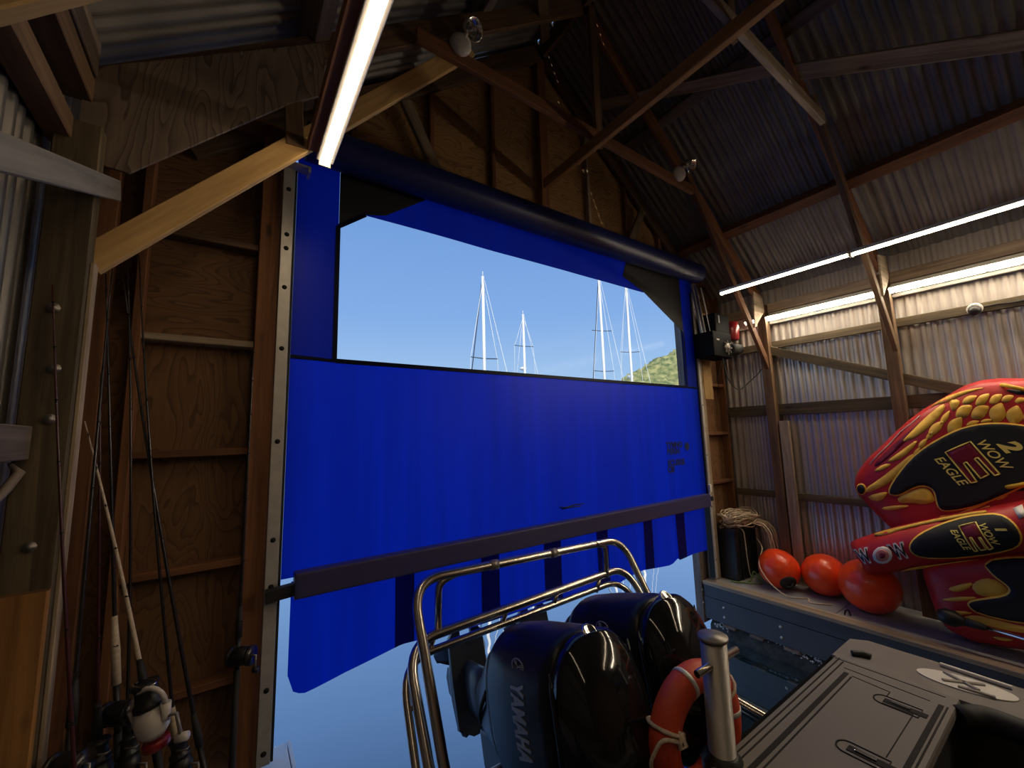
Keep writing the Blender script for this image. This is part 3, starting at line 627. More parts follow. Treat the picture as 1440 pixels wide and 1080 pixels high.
tag(obj('hanging_wire', tube(NB(), [(4.89, 2.52, .86), (4.893, 2.58, .70), (4.88, 2.62, .4)], .004, 5), M['rubber'], None), 'thin dark wire hanging straight down from the curtain motor', 'wire')
# ------------------------------------------------------------------ things on the right walkway
t = thing('storage_crate', 'black plastic crate standing in the corner beyond the buoys, rope piled on it', 'crate', (5.12, 2.72, -1.74))
bm = NB(); box(bm, (4.87, 2.56, -1.738), (5.36, 2.86, -1.19), .012); obj('crate_body', bm, M['black'], t)
bm = NB(); box(bm, (4.86, 2.545, -1.205), (5.372, 2.865, -1.165), .01); obj('rim', bm, M['black'], t)
for x in (4.96, 5.10, 5.24): bd('rib', (x, 2.557, -1.73), (x, 2.557, -1.21), .03, .012, M['black'], t)
rng = random.Random(3)
bm = NB()
for k in range(46):
    cx, cy = 5.14+rng.gauss(0, .06), 2.64+rng.gauss(0, .04); rx, ry = rng.uniform(.12, .27), rng.uniform(.06, .16); ph = rng.uniform(0, 6); z0 = -1.15+rng.uniform(0, .15)
    P = [(min(5.40, cx+rx*math.cos(ph+a*.42)*(1+.1*math.sin(a*1.7+k))), min(2.84, cy+ry*math.sin(ph+a*.42)), z0+.025*math.sin(a*.9+k)) for a in range(15)]
    tube(bm, P, .006, 5)
for k in range(18):
    x = 5.22+rng.uniform(-.02, .17); y = 2.36+rng.uniform(-.05, .08); tube(bm, fillet([(x-.05, 2.60, -1.09), (x, y+.08, -1.11), (x, y, -1.2), (x+rng.uniform(-.03, .05), y-.02, -1.45), (min(5.39, x+rng.uniform(-.05, .06)), y-.02, -1.60), (min(5.39, x+rng.uniform(-.1, .05)), y-.03, -1.735)], .06, 3), .006, 5)
tube(bm, fillet([(5.0, 2.62, -1.14), (5.0, 2.52, -1.18), (5.02, 2.52, -1.5), (5.05, 2.52, -1.70), (5.12, 2.45, -1.735)], .04, 3), .006, 5)
tag(obj('rope_pile', bm, M['rope'], None, loc=(5.12, 2.6, -1.74)), 'tangle of thin cream rope heaped on the black crate and trailing down its front', 'rope')
bm = NB(); tube(bm, fillet([(4.80, 2.62, -1.73), (4.92, 2.45, -1.735), (5.02, 2.36, -1.735), (5.08, 2.44, -1.70), (5.06, 2.48, -1.62), (5.03, 2.5, -1.735), (4.95, 2.5, -1.735)], .05, 4), .008, 6)
tag(obj('mooring_line', bm, M['ropeg'], None), 'short greenish line lying knotted on the deck at the foot of the black crate', 'rope')
def buoy(label, c, r, ax, black):
    t = thing('buoy', label, 'buoy', (c[0], c[1], -1.74), 'orange buoys on the right walkway'); ax = Vector(ax).normalized(); c = Vector((c[0], c[1], -1.738+r))
    obj('float', lathe(NB(), [(r*math.sin(PI*k/14)*(1-.05*math.cos(PI*k/14)), -r*1.04*math.cos(PI*k/14)) for k in range(15)], c, ax, 28), M['orange'], t)
    obj('eye_collar', lathe(NB(), [(r*.44, r*.90), (r*.40, r*1.0), (r*.30, r*1.06), (r*.12, r*1.10), (0, r*1.10)], c, ax, 20), M['rubber' if black else 'orange'], t, label='black end cap' if black else None)
    u = ax.orthogonal().normalized(); obj('rope_eye', tube(NB(), [c+ax*r*1.08+(u*math.cos(a)*.03+ax*(math.sin(a)*.03)) for a in [PI*k/8 for k in range(9)]], .012, 6), M['rubber' if black else 'orange'], t)
    return t
buoy('orange buoy with a black end cap, beside the black crate', (5.06, 2.21), .20, (-.62, -.72, -.55), True)
buoy('plain orange buoy, the middle one of the three in a row', (5.175, 1.82), .205, (.8, .3, -.3), False)
buoy('largest orange buoy, half hidden under the nose of the red inflatable', (5.03, 1.42), .235, (.75, .35, -.3), False)
bm = NB(); tube(bm, fillet([(5.24, 2.50, -1.3), (5.20, 2.42, -1.38), (4.86, 2.33, -1.50), (4.82, 2.22, -1.64), (4.80, 2.05, -1.734), (4.86, 1.96, -1.735), (4.95, 1.9, -1.735), (4.80, 1.86, -1.735), (4.93, 1.7, -1.735)], .1, 5), .006, 6)
tag(obj('buoy_line', bm, M['rope'], None), 'thin cream line looped round the black capped buoy and along the deck', 'rope')

# ------------------------------------------------------------------ inflatable towable
TOW = {'top':{'outline':[(1.465,-0.575),(1.438,-0.475),(1.344,-0.331),(1.222,-0.204),(1.116,-0.082),(0.992,0.047),(0.878,0.143),(0.779,0.208),(0.704,0.258),(0.63,0.313),(0.527,0.349),(0.418,0.353),(0.298,0.334),(0.149,0.301),(0.002,0.219),(-0.1,0.096),(-0.16,-0.086),(-0.127,-0.359),(-0.021,-0.562),(0.172,-0.696),(0.436,-0.854),(0.694,-0.979),(0.958,-1.078),(1.125,-1.075),(1.241,-0.954),(1.305,-0.872),(1.39,-0.762),(1.457,-0.658)],'pad':[(1.174,-0.617),(1.133,-0.522),(1.038,-0.372),(0.94,-0.253),(0.819,-0.151),(0.689,-0.066),(0.586,-0.026),(0.468,-0.013),(0.339,-0.035),(0.195,-0.089),(0.141,-0.227),(0.241,-0.369),(0.391,-0.487),(0.478,-0.551),(0.592,-0.631),(0.702,-0.69),(0.814,-0.728),(0.857,-0.721),(0.868,-0.662),(0.868,-0.588),(0.89,-0.541),(0.952,-0.527),(1.021,-0.564),(1.095,-0.623),(1.146,-0.634)],'yellow':[[(1.044,-0.156),(0.988,-0.085),(0.869,0.054),(0.777,0.151),(0.736,0.167),(0.746,0.111),(0.8,0.025),(0.903,-0.086),(0.994,-0.147)],[(1.175,-0.345),(1.031,-0.216),(0.931,-0.131),(0.951,-0.189),(1.04,-0.294),(1.123,-0.336)],[(1.267,-0.424),(1.187,-0.359),(1.125,-0.356),(1.182,-0.408),(1.242,-0.436)],[(1.351,-0.6),(1.233,-0.503),(1.086,-0.361),(0.978,-0.254),(0.961,-0.279),(1.052,-0.412),(1.154,-0.523),(1.265,-0.599),(1.339,-0.64)],[(0.855,0.133),(0.78,0.199),(0.705,0.243),(0.584,0.277),(0.488,0.282),(0.554,0.259),(0.657,0.22),(0.739,0.171),(0.802,0.165)],[(1.342,-0.667),(1.193,-0.606),(1.184,-0.631),(1.245,-0.704),(1.318,-0.703)],[(1.123,-0.654),(1.024,-0.59),(0.944,-0.545),(0.902,-0.569),(0.887,-0.617),(0.881,-0.663),(0.952,-0.696),(1.035,-0.689),(1.114,-0.705)],[(0.847,-0.793),(0.748,-0.737),(0.608,-0.638),(0.574,-0.606),(0.569,-0.634),(0.697,-0.719)],[(1.166,-0.916),(1.006,-0.853),(0.839,-0.792),(0.664,-0.709),(0.571,-0.651),(0.582,-0.675),(0.751,-0.767),(0.972,-0.873)],[(0.558,-0.604),(0.492,-0.552),(0.464,-0.561),(0.514,-0.611)],[(1.262,-0.766),(1.146,-0.726),(1.038,-0.713),(1.109,-0.753),(1.213,-0.786)],[(0.89,-0.787),(0.783,-0.754),(0.662,-0.691),(0.7,-0.743),(0.823,-0.807)],[(1.057,-0.451),(0.969,-0.344),(0.906,-0.278),(0.893,-0.29),(0.953,-0.369),(1.028,-0.449)],[(0.711,0.196),(0.651,0.197),(0.648,0.153),(0.688,0.094),(0.706,0.12)],[(0.863,-0.101),(0.834,-0.099),(0.81,-0.087),(0.791,-0.067),(0.775,-0.041),(0.762,-0.011),(0.752,0.025),(0.777,0.018),(0.801,0.008),(0.823,-0.008),(0.841,-0.03),(0.855,-0.06)],[(0.78,-0.014),(0.759,-0.003),(0.743,0.013),(0.731,0.033),(0.721,0.056),(0.714,0.081),(0.71,0.109),(0.728,0.096),(0.744,0.081),(0.759,0.063),(0.77,0.042),(0.777,0.017)],[(0.879,-0.136),(0.862,-0.135),(0.85,-0.127),(0.84,-0.116),(0.832,-0.101),(0.825,-0.084),(0.821,-0.064),(0.835,-0.068),(0.848,-0.075),(0.859,-0.084),(0.869,-0.096),(0.876,-0.113)],[(0.937,-0.216),(0.918,-0.211),(0.903,-0.201),(0.891,-0.186),(0.882,-0.168),(0.874,-0.147),(0.869,-0.124),(0.886,-0.131),(0.901,-0.14),(0.915,-0.153),(0.926,-0.169),(0.934,-0.189)],[(0.976,-0.281),(0.96,-0.275),(0.948,-0.265),(0.938,-0.252),(0.931,-0.237),(0.925,-0.219),(0.92,-0.2),(0.934,-0.208),(0.946,-0.217),(0.957,-0.229),(0.966,-0.243),(0.973,-0.26)],[(0.637,0.161),(0.617,0.151),(0.6,0.151),(0.584,0.159),(0.569,0.173),(0.556,0.193),(0.543,0.217),(0.562,0.222),(0.579,0.224),(0.596,0.22),(0.612,0.209),(0.626,0.191)],[(0.562,0.137),(0.539,0.133),(0.521,0.139),(0.506,0.152),(0.494,0.173),(0.484,0.198),(0.476,0.228),(0.496,0.228),(0.515,0.223),(0.531,0.214),(0.545,0.197),(0.556,0.173)],[(0.488,0.148),(0.469,0.14),(0.453,0.142),(0.44,0.152),(0.429,0.168),(0.419,0.189),(0.411,0.215),(0.428,0.219),(0.444,0.218),(0.459,0.212),(0.471,0.199),(0.481,0.179)],[(0.425,0.161),(0.41,0.15),(0.397,0.149),(0.386,0.154),(0.375,0.165),(0.365,0.179),(0.355,0.198),(0.368,0.205),(0.381,0.208),(0.393,0.206),(0.405,0.199),(0.416,0.185)],[(0.358,0.15),(0.348,0.139),(0.338,0.136),(0.328,0.139),(0.319,0.146),(0.311,0.157),(0.302,0.172),(0.312,0.179),(0.322,0.183),(0.332,0.183),(0.341,0.178),(0.35,0.168)],[(0.684,0.048),(0.656,0.035),(0.633,0.038),(0.615,0.051),(0.599,0.074),(0.587,0.103),(0.576,0.14),(0.601,0.146),(0.624,0.146),(0.644,0.138),(0.662,0.121),(0.675,0.092)],[(0.599,0.038),(0.571,0.023),(0.548,0.024),(0.529,0.037),(0.513,0.06),(0.498,0.09),(0.486,0.126),(0.511,0.135),(0.534,0.136),(0.555,0.129),(0.573,0.112),(0.588,0.084)],[(0.481,-0.01),(0.446,0.0),(0.425,0.019),(0.413,0.045),(0.41,0.076),(0.412,0.112),(0.421,0.152),(0.449,0.139),(0.472,0.121),(0.489,0.099),(0.497,0.07),(0.496,0.035)],[(0.391,-0.028),(0.358,-0.015),(0.339,0.005),(0.33,0.03),(0.329,0.058),(0.334,0.091),(0.346,0.126),(0.372,0.111),(0.393,0.092),(0.407,0.07),(0.413,0.043),(0.409,0.011)],[(0.306,-0.044),(0.275,-0.026),(0.258,-0.004),(0.251,0.021),(0.251,0.049),(0.258,0.079),(0.271,0.111),(0.296,0.092),(0.315,0.071),(0.327,0.047),(0.331,0.02),(0.326,-0.01)],[(0.741,-0.095),(0.707,-0.094),(0.683,-0.081),(0.666,-0.059),(0.655,-0.029),(0.648,0.007),(0.645,0.048),(0.674,0.043),(0.699,0.031),(0.719,0.014),(0.734,-0.012),(0.742,-0.047)],[(0.631,-0.021),(0.617,-0.03),(0.603,-0.031),(0.59,-0.027),(0.577,-0.018),(0.565,-0.006),(0.553,0.01),(0.567,0.015),(0.58,0.017),(0.594,0.015),(0.607,0.009),(0.619,-0.002)],[(0.551,0.004),(0.539,-0.005),(0.527,-0.008),(0.515,-0.006),(0.503,-0.001),(0.491,0.006),(0.479,0.017),(0.491,0.023),(0.503,0.026),(0.515,0.027),(0.527,0.024),(0.539,0.017)]],'swoosh':[[(1.26,-0.355),(1.117,-0.19),(0.963,-0.033),(0.889,0.036),(0.873,0.016),(0.992,-0.124),(1.07,-0.216),(1.185,-0.339),(1.259,-0.396)]],'valve':[(1.351,-0.607),(1.359,-0.631),(1.373,-0.649),(1.392,-0.658),(1.409,-0.653),(1.421,-0.637),(1.423,-0.613),(1.416,-0.589),(1.401,-0.571),(1.382,-0.563),(1.365,-0.568),(1.354,-0.584)],'valvering':[(1.338,-0.606),(1.348,-0.635),(1.367,-0.658),(1.391,-0.668),(1.414,-0.663),(1.429,-0.643),(1.432,-0.614),(1.423,-0.584),(1.403,-0.561),(1.378,-0.552),(1.356,-0.557),(1.341,-0.577)],'grip1':[(0.407,0.289),(0.3,0.24)],'hole1':[(0.392,0.256),(0.259,0.225),(0.27,0.194),(0.339,0.208),(0.38,0.231)],'grip2':[(0.469,-0.505),(0.375,-0.47)],'hole2':[(0.461,-0.532),(0.371,-0.497),(0.353,-0.517),(0.432,-0.535)],'square':[(0.773,-0.244),(0.621,-0.154),(0.494,-0.407),(0.522,-0.42),(0.595,-0.282),(0.613,-0.294),(0.552,-0.414),(0.599,-0.449),(0.66,-0.32),(0.678,-0.332),(0.621,-0.477),(0.655,-0.488)],'tag':[(0.449,-0.653),(0.409,-0.627),(0.371,-0.671),(0.415,-0.72)]},'cen':{'outline':[(1.498,-1.115),(1.442,-1.064),(1.178,-0.913),(0.894,-0.789),(0.573,-0.658),(0.332,-0.56),(0.085,-0.464),(-0.16,-0.383),(-0.32,-0.353),(-0.329,-0.522),(-0.283,-0.659),(-0.058,-0.765),(0.198,-0.875),(0.439,-0.98),(0.66,-1.069),(0.978,-1.208),(1.144,-1.277),(1.312,-1.348),(1.373,-1.347),(1.417,-1.273),(1.454,-1.182)],'pad':[(1.025,-1.013),(0.987,-0.94),(0.902,-0.861),(0.754,-0.768),(0.62,-0.712),(0.512,-0.686),(0.454,-0.719),(0.421,-0.795),(0.431,-0.876),(0.486,-0.933),(0.654,-1.014),(0.833,-1.07),(0.965,-1.085),(1.01,-1.063)],'yellow':[[(1.313,-0.991),(1.179,-0.92),(0.894,-0.793),(0.591,-0.672),(0.568,-0.687),(0.744,-0.754),(0.896,-0.815),(1.082,-0.897),(1.206,-0.972)],[(1.154,-1.273),(1.034,-1.192),(0.896,-1.143),(0.658,-1.045),(0.668,-1.065),(0.898,-1.166),(1.06,-1.243)]],'square':[(0.723,-0.801),(0.633,-0.757),(0.564,-0.934),(0.586,-0.95),(0.616,-0.863),(0.625,-0.867),(0.598,-0.948),(0.628,-0.963),(0.663,-0.871),(0.672,-0.875),(0.645,-0.971),(0.662,-0.977)],'eye':[(1.143,-1.11),(1.156,-1.149),(1.183,-1.181),(1.218,-1.199),(1.251,-1.196),(1.273,-1.174),(1.278,-1.138),(1.265,-1.098),(1.237,-1.065),(1.201,-1.048),(1.169,-1.052),(1.147,-1.074)],'iris':[(1.164,-1.114),(1.173,-1.142),(1.192,-1.164),(1.215,-1.177),(1.238,-1.174),(1.252,-1.159),(1.256,-1.133),(1.247,-1.105),(1.228,-1.082),(1.204,-1.071),(1.182,-1.073),(1.167,-1.089)],'pupil':[(1.188,-1.119),(1.192,-1.132),(1.201,-1.143),(1.212,-1.149),(1.223,-1.148),(1.23,-1.14),(1.231,-1.128),(1.227,-1.115),(1.218,-1.104),(1.207,-1.099),(1.196,-1.1),(1.189,-1.107)],'tag':[(0.441,-0.636),(0.396,-0.605),(0.382,-0.674),(0.414,-0.702)]},'low':{'outline':[(1.019,-1.234),(0.985,-1.142),(0.827,-1.057),(0.431,-0.928),(0.057,-0.75),(-0.17,-0.731),(-0.19,-0.99),(-0.046,-1.314),(0.151,-1.531),(0.353,-1.641),(0.52,-1.69),(0.732,-1.722),(0.831,-1.712),(0.906,-1.68),(0.946,-1.633),(0.973,-1.543),(0.996,-1.412)],'pad':[(0.64,-1.065),(0.586,-1.145),(0.522,-1.198),(0.516,-1.241),(0.555,-1.286),(0.646,-1.33),(0.733,-1.373),(0.745,-1.406),(0.7,-1.445),(0.491,-1.445),(0.257,-1.378),(0.171,-1.187),(0.208,-0.968),(0.438,-0.986)],'yellow':[[(0.72,-1.256),(0.672,-1.196),(0.6,-1.166),(0.539,-1.208),(0.529,-1.254),(0.604,-1.302),(0.685,-1.316)],[(0.856,-1.311),(0.761,-1.249),(0.699,-1.221),(0.731,-1.277),(0.805,-1.327)],[(0.913,-1.419),(0.808,-1.359),(0.686,-1.324),(0.732,-1.363),(0.831,-1.404)],[(0.808,-1.515),(0.718,-1.462),(0.622,-1.466),(0.494,-1.468),(0.33,-1.444),(0.334,-1.477),(0.5,-1.52),(0.629,-1.525)],[(0.905,-1.509),(0.784,-1.453),(0.718,-1.456),(0.824,-1.502)],[(0.662,-1.605),(0.59,-1.584),(0.537,-1.588),(0.609,-1.622)]],'valve':[(0.79,-1.556),(0.803,-1.597),(0.83,-1.633),(0.863,-1.655),(0.895,-1.656),(0.917,-1.636),(0.921,-1.6),(0.908,-1.558),(0.88,-1.521),(0.846,-1.5),(0.815,-1.5),(0.794,-1.521)],'strap':[(0.826,-1.514),(0.751,-1.531),(0.717,-1.561),(0.733,-1.589),(0.822,-1.632)]}}
tw = thing('towable_inflatable', 'big red and yellow inflatable towable with black seat pads, leaning on the corrugated wall', 'inflatable', (4.95, .6, -1.74))
def inside(p, poly):
    x, y = p; c = False; n = len(poly)
    for i in range(n):
        (x1, y1), (x2, y2) = poly[i], poly[i-1]
        if (y1 > y) != (y2 > y) and x < (x2-x1)*(y-y1)/(y2-y1)+x1: c = not c
    return c
def dist(p, poly):
    x, y = p; best = 9
    for i in range(len(poly)):
        (x1, y1), (x2, y2) = poly[i-1], poly[i]; dx, dy = x2-x1, y2-y1; q = dx*dx+dy*dy
        t = max(0, min(1, ((x-x1)*dx+(y-y1)*dy)/q)) if q else 0; best = min(best, math.hypot(x-x1-t*dx, y-y1-t*dy))
    return best
def smooth_poly(P, it=2):
    for _ in range(it):
        Q = []
        for i in range(len(P)):
            a, b = P[i], P[(i+1) % len(P)]; Q += [(a[0]*.75+b[0]*.25, a[1]*.75+b[1]*.25), (a[0]*.25+b[0]*.75, a[1]*.25+b[1]*.75)]
        P = Q
    return P
def fill(poly, step):
    P = []
    for i in range(len(poly)):
        a, b = poly[i], poly[(i+1) % len(poly)]; L = math.hypot(b[0]-a[0], b[1]-a[1]); n = max(1, int(L/step))
        for k in range(n): P.append((a[0]+(b[0]-a[0])*k/n, a[1]+(b[1]-a[1])*k/n))
    nb = len(P); y0, y1 = min(p[0] for p in P), max(p[0] for p in P); z0, z1 = min(p[1] for p in P), max(p[1] for p in P)
    y = y0+step*.5
    while y < y1:
        z = z0+step*.5
        while z < z1:
            if inside((y, z), poly) and dist((y, z), poly) > step*.45: P.append((y, z))
            z += step
        y += step
    v, e, f, _, _, _ = delaunay_2d_cdt([Vector(p) for p in P], [(i, (i+1) % nb) for i in range(nb)], [], 1, 1e-5)
    return v, f, nb
class Pillow:
    def __init__(s, name, X, T, R, outline, seams=()):
        s.X, s.T, s.R, s.o, s.seams = X, T, R, smooth_poly(outline), seams
        v, f, nb = fill(s.o, .035); bm = NB()
        a = [bm.verts.new((s.x(p), p[0], p[1])) for p in v]
        for q in f: bm.faces.new([a[i] for i in q]).smooth = True
        b = [a[i] if dist(v[i], s.o) < 1e-3 else bm.verts.new((2*X-s.x(v[i])-.02, v[i][0], v[i][1])) for i in range(len(v))]
        for q in f:
            try: bm.faces.new([b[i] for i in reversed(q)]).smooth = True
            except ValueError: pass
        bmesh.ops.recalc_face_normals(bm, faces=bm.faces); s.ob = obj(name, bm, M['tred'], tw)
    def h(s, p):
        if not inside(p, s.o): return 0
        d = min(1, dist(p, s.o)/s.R); return s.T*math.sqrt(max(0, 1-(1-d)**2))
    def x(s, p): return s.X-s.h(p)
    def decal(s, name, poly, m, e, step=.035, sm=1, par=None):
        poly = smooth_poly(poly, sm) if sm else poly
        v, f, nb = fill(poly, step); bm = NB(); a = [bm.verts.new((s.x(p)-e, p[0], p[1])) for p in v]; b = [bm.verts.new((s.x(v[i])+.004, v[i][0], v[i][1])) for i in range(nb)]
        for q in f: bm.faces.new([a[i] for i in q]).smooth = True
        for i in range(nb): bm.faces.new((a[i], a[(i+1) % nb], b[(i+1) % nb], b[i]))
        bmesh.ops.recalc_face_normals(bm, faces=bm.faces); return obj(name, bm, M[m], par or s.ob)
    def emblem(s, poly, w):
        s.decal('emblem_field', poly, 'tdred', .015, sm=0); P = []
        for i in range(len(poly)):
            a, b = poly[i], poly[(i+1) % len(poly)]; P += [(a[0]+(b[0]-a[0])*k/4, a[1]+(b[1]-a[1])*k/4) for k in range(4)]
        obj('emblem_outline', tube(NB(), [(s.x(p)-.016, p[0], p[1]) for p in P], w, 5, closed=True), M['tgold'], s.ob)
    def text(s, l, size, c, r, m, e, bold=.0, shear=0., sx=1.0, par=None):
        r = Vector(r).normalized(); bm = text_bm(l, size, Matrix.Diagonal((sx, 1, 1, 1)), .0015, shear, bold)
        F = frame((0, c[0], c[1]), (0, r.x, r.y), (0, r.y, -r.x)); bmesh.ops.transform(bm, matrix=F, verts=bm.verts)
        for v in bm.verts: v.co.x += s.x((v.co.y, v.co.z))-e
        return obj('lettering', bm, M[m], par or s.ob)
    def grip(s, a, b, hole):
        s.decal('grip_patch', hole, 'tblk', .004)
        P = [(a[0]+(b[0]-a[0])*k/6, a[1]+(b[1]-a[1])*k/6) for k in range(7)]
        obj('grip_handle', tube(NB(), [(s.x(p)-.006-.035*math.sin(PI*k/6)**.5, p[0], p[1]) for k, p in enumerate(P)], .016, 8), M['tgrip'], s.ob)
def grow(poly, d):
    n = len(poly); A = sum(poly[i-1][0]*poly[i][1]-poly[i][0]*poly[i-1][1] for i in range(n)); s = 1 if A > 0 else -1; out = []
    for i in range(n):
        a, b = poly[i-1], poly[(i+1) % n]; tx, ty = b[0]-a[0], b[1]-a[1]; L = math.hypot(tx, ty) or 1; out.append((poly[i][0]+s*ty/L*d, poly[i][1]-s*tx/L*d))
    return out
T = TOW['top']; pw = Pillow('upper_wing', 5.14, .15, .24, T['outline'])
for k, q in enumerate(T['yellow']): pw.decal('feather', q, 'tyel', .004 if k != 3 else .0035)
for q in T['swoosh']: pw.decal('dark_band', q, 'tdred', .003)
pw.decal('pad_edging', grow(smooth_poly(T['pad'], 1), .012), 'tyel', .008); pd = pw.decal('seat_pad', T['pad'], 'tblk', .014)
pw.emblem(T['square'], .006)
pw.text('EAGLE', .085, (.763, -.394), (-.152, -.259), 'tgold', .016, .001, .2, 1.02); pw.text('WOW', .085, (.513, -.252), (-.111, -.20), 'tgold', .016, .001, .2, 1.0); pw.text('2', .135, (.425, -.188), (-.06, -.10), 'tgold', .016, .006, .25, 1.2)
pw.decal('valve_ring', T['valvering'], 'tyel', .004, sm=0); pw.decal('valve', T['valve'], 'tblk', .010, sm=0)
pw.grip(*T['grip1'], T['hole1']); pw.grip(*T['grip2'], T['hole2'])
bm = NB(); P = [(1.30, -.37), (1.22, -.27), (1.14, -.18), (1.05, -.07), (.96, .02), (.90, .075)]; tube(bm, [(pw.x(p)-.004, p[0]+.01*math.sin(i*3), p[1]) for i, p in enumerate(P)], .004, 5); obj('piping', bm, M['twhite'], pw.ob)
T = TOW['low']; pl = Pillow('lower_wing', 4.93, .16, .22, T['outline'])
for q in T['yellow']: pl.decal('feather', q, 'tyel', .004)
pl.decal('pad_edging', grow(smooth_poly(T['pad'], 1), .012), 'tyel', .007); pl.decal('seat_pad', T['pad'], 'tblk', .013)
T = TOW['cen']; pc = Pillow('centre_tube', 4.90, .19, .17, T['outline'])
for q in T['yellow']: pc.decal('feather', q, 'tyel', .004)
pc.decal('pad_edging', grow(smooth_poly(T['pad'], 1), .010), 'tyel', .007); pc.decal('seat_pad', T['pad'], 'tblk', .012)
pc.emblem(T['square'], .005)
pc.text('EAGLE', .055, (.729, -.90), (-.073, -.159), 'tgold', .014, .001, .2, .95); pc.text('WOW', .055, (.576, -.829), (-.056, -.139), 'tgold', .014, .001, .2, .95); pc.text('1', .075, (.512, -.786), (-.03, -.1), 'tgold', .014, .003, .1, 1.2)
for l, c in (('W', (1.345, -1.167)), ('W', (1.095, -1.070))):
    pc.text(l, .150, c, (-.285, .125), 'twhite', .006, .013, 0, .66); pc.text(l, .150, c, (-.285, .125), 'tblk', .009, .001, 0, .66)
for k, m, e in (('eye', 'twhite', .009), ('iris', 'tpink', .011), ('pupil', 'tdred', .013)): pc.decal('eye_print', T[k], m, e, .02, sm=0)
pc.decal('sewn_tag', T['tag'], 'twhite', .006, sm=0); pw.decal('sewn_tag', TOW['top']['tag'], 'twhite', .006, sm=0)
t = thing('boat_pole', 'black ended pole with a shiny shaft lying against the lower red wing', 'pole', (4.70, .5, -1.56))
obj('end_knob', lathe(NB(), [(0, -.07), (.04, -.06), (.062, -.02), (.06, .03), (.035, .07), (.025, .10), (0, .10)], (4.69, .85, -1.505), (0, -1, -.07), 18), M['black'], t)
obj('grip', tube(NB(), [(4.69, .76, -1.51), (4.69, .70, -1.513), (4.69, .66, -1.516)], [.03, .026, .02], 12), M['rubber'], t)
obj('shaft', tube(NB(), [(4.69, .67, -1.515), (4.69, -.6, -1.60)], .014, 12), M['chrome'], t)

# ------------------------------------------------------------------ motor boat
bt = thing('motor_boat', 'grey motor boat moored stern first in the slip, taupe foam on its stern locker', 'boat', (1.9, 0, -2.45))
CX = 1.95
bm = NB(); prev = None
for y, hw, zk in ((1.15, 1.50, -2.55), (.6, 1.54, -2.6), (-.6, 1.56, -2.62), (-2.0, 1.54, -2.6), (-3.4, 1.25, -2.5), (-3.9, 1.0, -2.4)):
    pts = [(-hw-.06, -1.45), (-hw-.02, -1.56), (-hw, -1.9), (-hw*.93, -2.3), (0, zk), (hw*.93, -2.3), (hw, -1.9), (hw+.02, -1.56), (hw+.06, -1.45)]
    row = [bm.verts.new((CX+a, y, b)) for a, b in pts]
    if prev:
        for k in range(8): f = bm.faces.new((prev[k], row[k], row[k+1], prev[k+1])); f.smooth = True
    else: bm.faces.new(row)
    prev = row
obj('hull', bm, M['hull'], bt)
for s in (1, -1):
    xa, xb = (3.15, 3.53) if s > 0 else (.37, .64)
    bm = NB(); prism(bm, [(xa, 1.12), (xb-.06, 1.12), (xb, 1.04), (xb, -3.8), (xa, -3.8)], lambda u, v, d: (u, v, -1.455+d), .045); obj('gunwale', bm, M['gun'], bt)
bm = NB(); box(bm, (.64, .60, -2.1), (3.16, 1.13, -1.462)); obj('stern_locker', bm, M['hull'], bt)
bm = NB(); box(bm, (.66, -3.8, -2.14), (3.14, .60, -2.10)); obj('cockpit_floor', bm, M['rubber'], bt)
obj('bolster', tube(NB(), fillet([(3.04, .575, -1.45), (3.13, .50, -1.44), (3.14, .3, -1.45), (3.14, -3.6, -1.45)], .15, 6), .05, 12), M['rubber'], bt)
for x in (3.14, .64): bm = NB(); box(bm, (x-.01, -3.8, -2.1), (x+.012, .60, -1.46)); obj('cockpit_side', bm, M['rubber'], bt)
bm = NB(); box(bm, (.80, .575, -1.46), (3.145, 1.10, -1.403), .014); lk = obj('locker_top', bm, M['eva'], bt)
zt = -1.4025
def groove(x0, y0, x1, y1, w=.007):
    bd('groove', (x0, y0, zt), (x1, y1, zt), w, .004, M['groove'], lk, (0, 1, 0) if abs(x1-x0) > abs(y1-y0) else (1, 0, 0))
groove(.82, 1.072, 3.12, 1.072); groove(.82, 1.045, 3.09, 1.045); groove(.82, .995, 2.97, .995, .022); groove(.82, .965, 2.94, .965)
groove(3.105, 1.09, 3.10, .62, .005); groove(3.02, 1.02, 3.0, .66, .005); groove(2.955, .965, 2.935, .80, .005); groove(2.795, .80, 2.80, .685, .004); 
groove(.82, .620, 3.0, .620, .020); groove(.82, .598, 3.0, .598); groove(2.935, .80, 2.88, .80, .004); groove(2.80, .965-.28, 2.36, .685, .004); groove(2.24, .685, .9, .685, .004)
for x in (2.83, 2.30):
    bm = NB(); pts = [(x+.045, .665)]+[(x+.045*math.cos(PI*k/8), .80+.04*math.sin(PI*k/8)) for k in range(9)]+[(x-.045, .665)]
    tube(bm, [(a, b, zt+.001) for a, b in pts], .0035, 5, closed=True); obj('latch_outline', bm, M['groove'], lk)
    bm = NB(); box(bm, (x-.021, .64, zt-.001), (x+.021, .80, zt+.003), .0012); l = obj('latch_recess', bm, M['groove'], lk)
    bm = NB(); box(bm, (x-.009, .70, zt+.003), (x+.009, .77, zt+.009), .002); obj('latch', bm, M['black'], lk)
    obj('latch_screw', lathe(NB(), [(0, .0), (.005, 0), (.004, .003), (0, .003)], (x, .775, zt+.003), (0, 0, 1), 8), M['chrome'], lk)
zg = -1.409
cl = obj('gunwale_plate', prism(NB(), [(3.345+.088*math.cos(a)-.02*math.sin(a), .585+.185*math.sin(a)) for a in [2*PI*k/32 for k in range(32)]], lambda u, v, d: (u, v, zg+d), .005), M['offwhite'], bt, label='pale oval cleat plate')
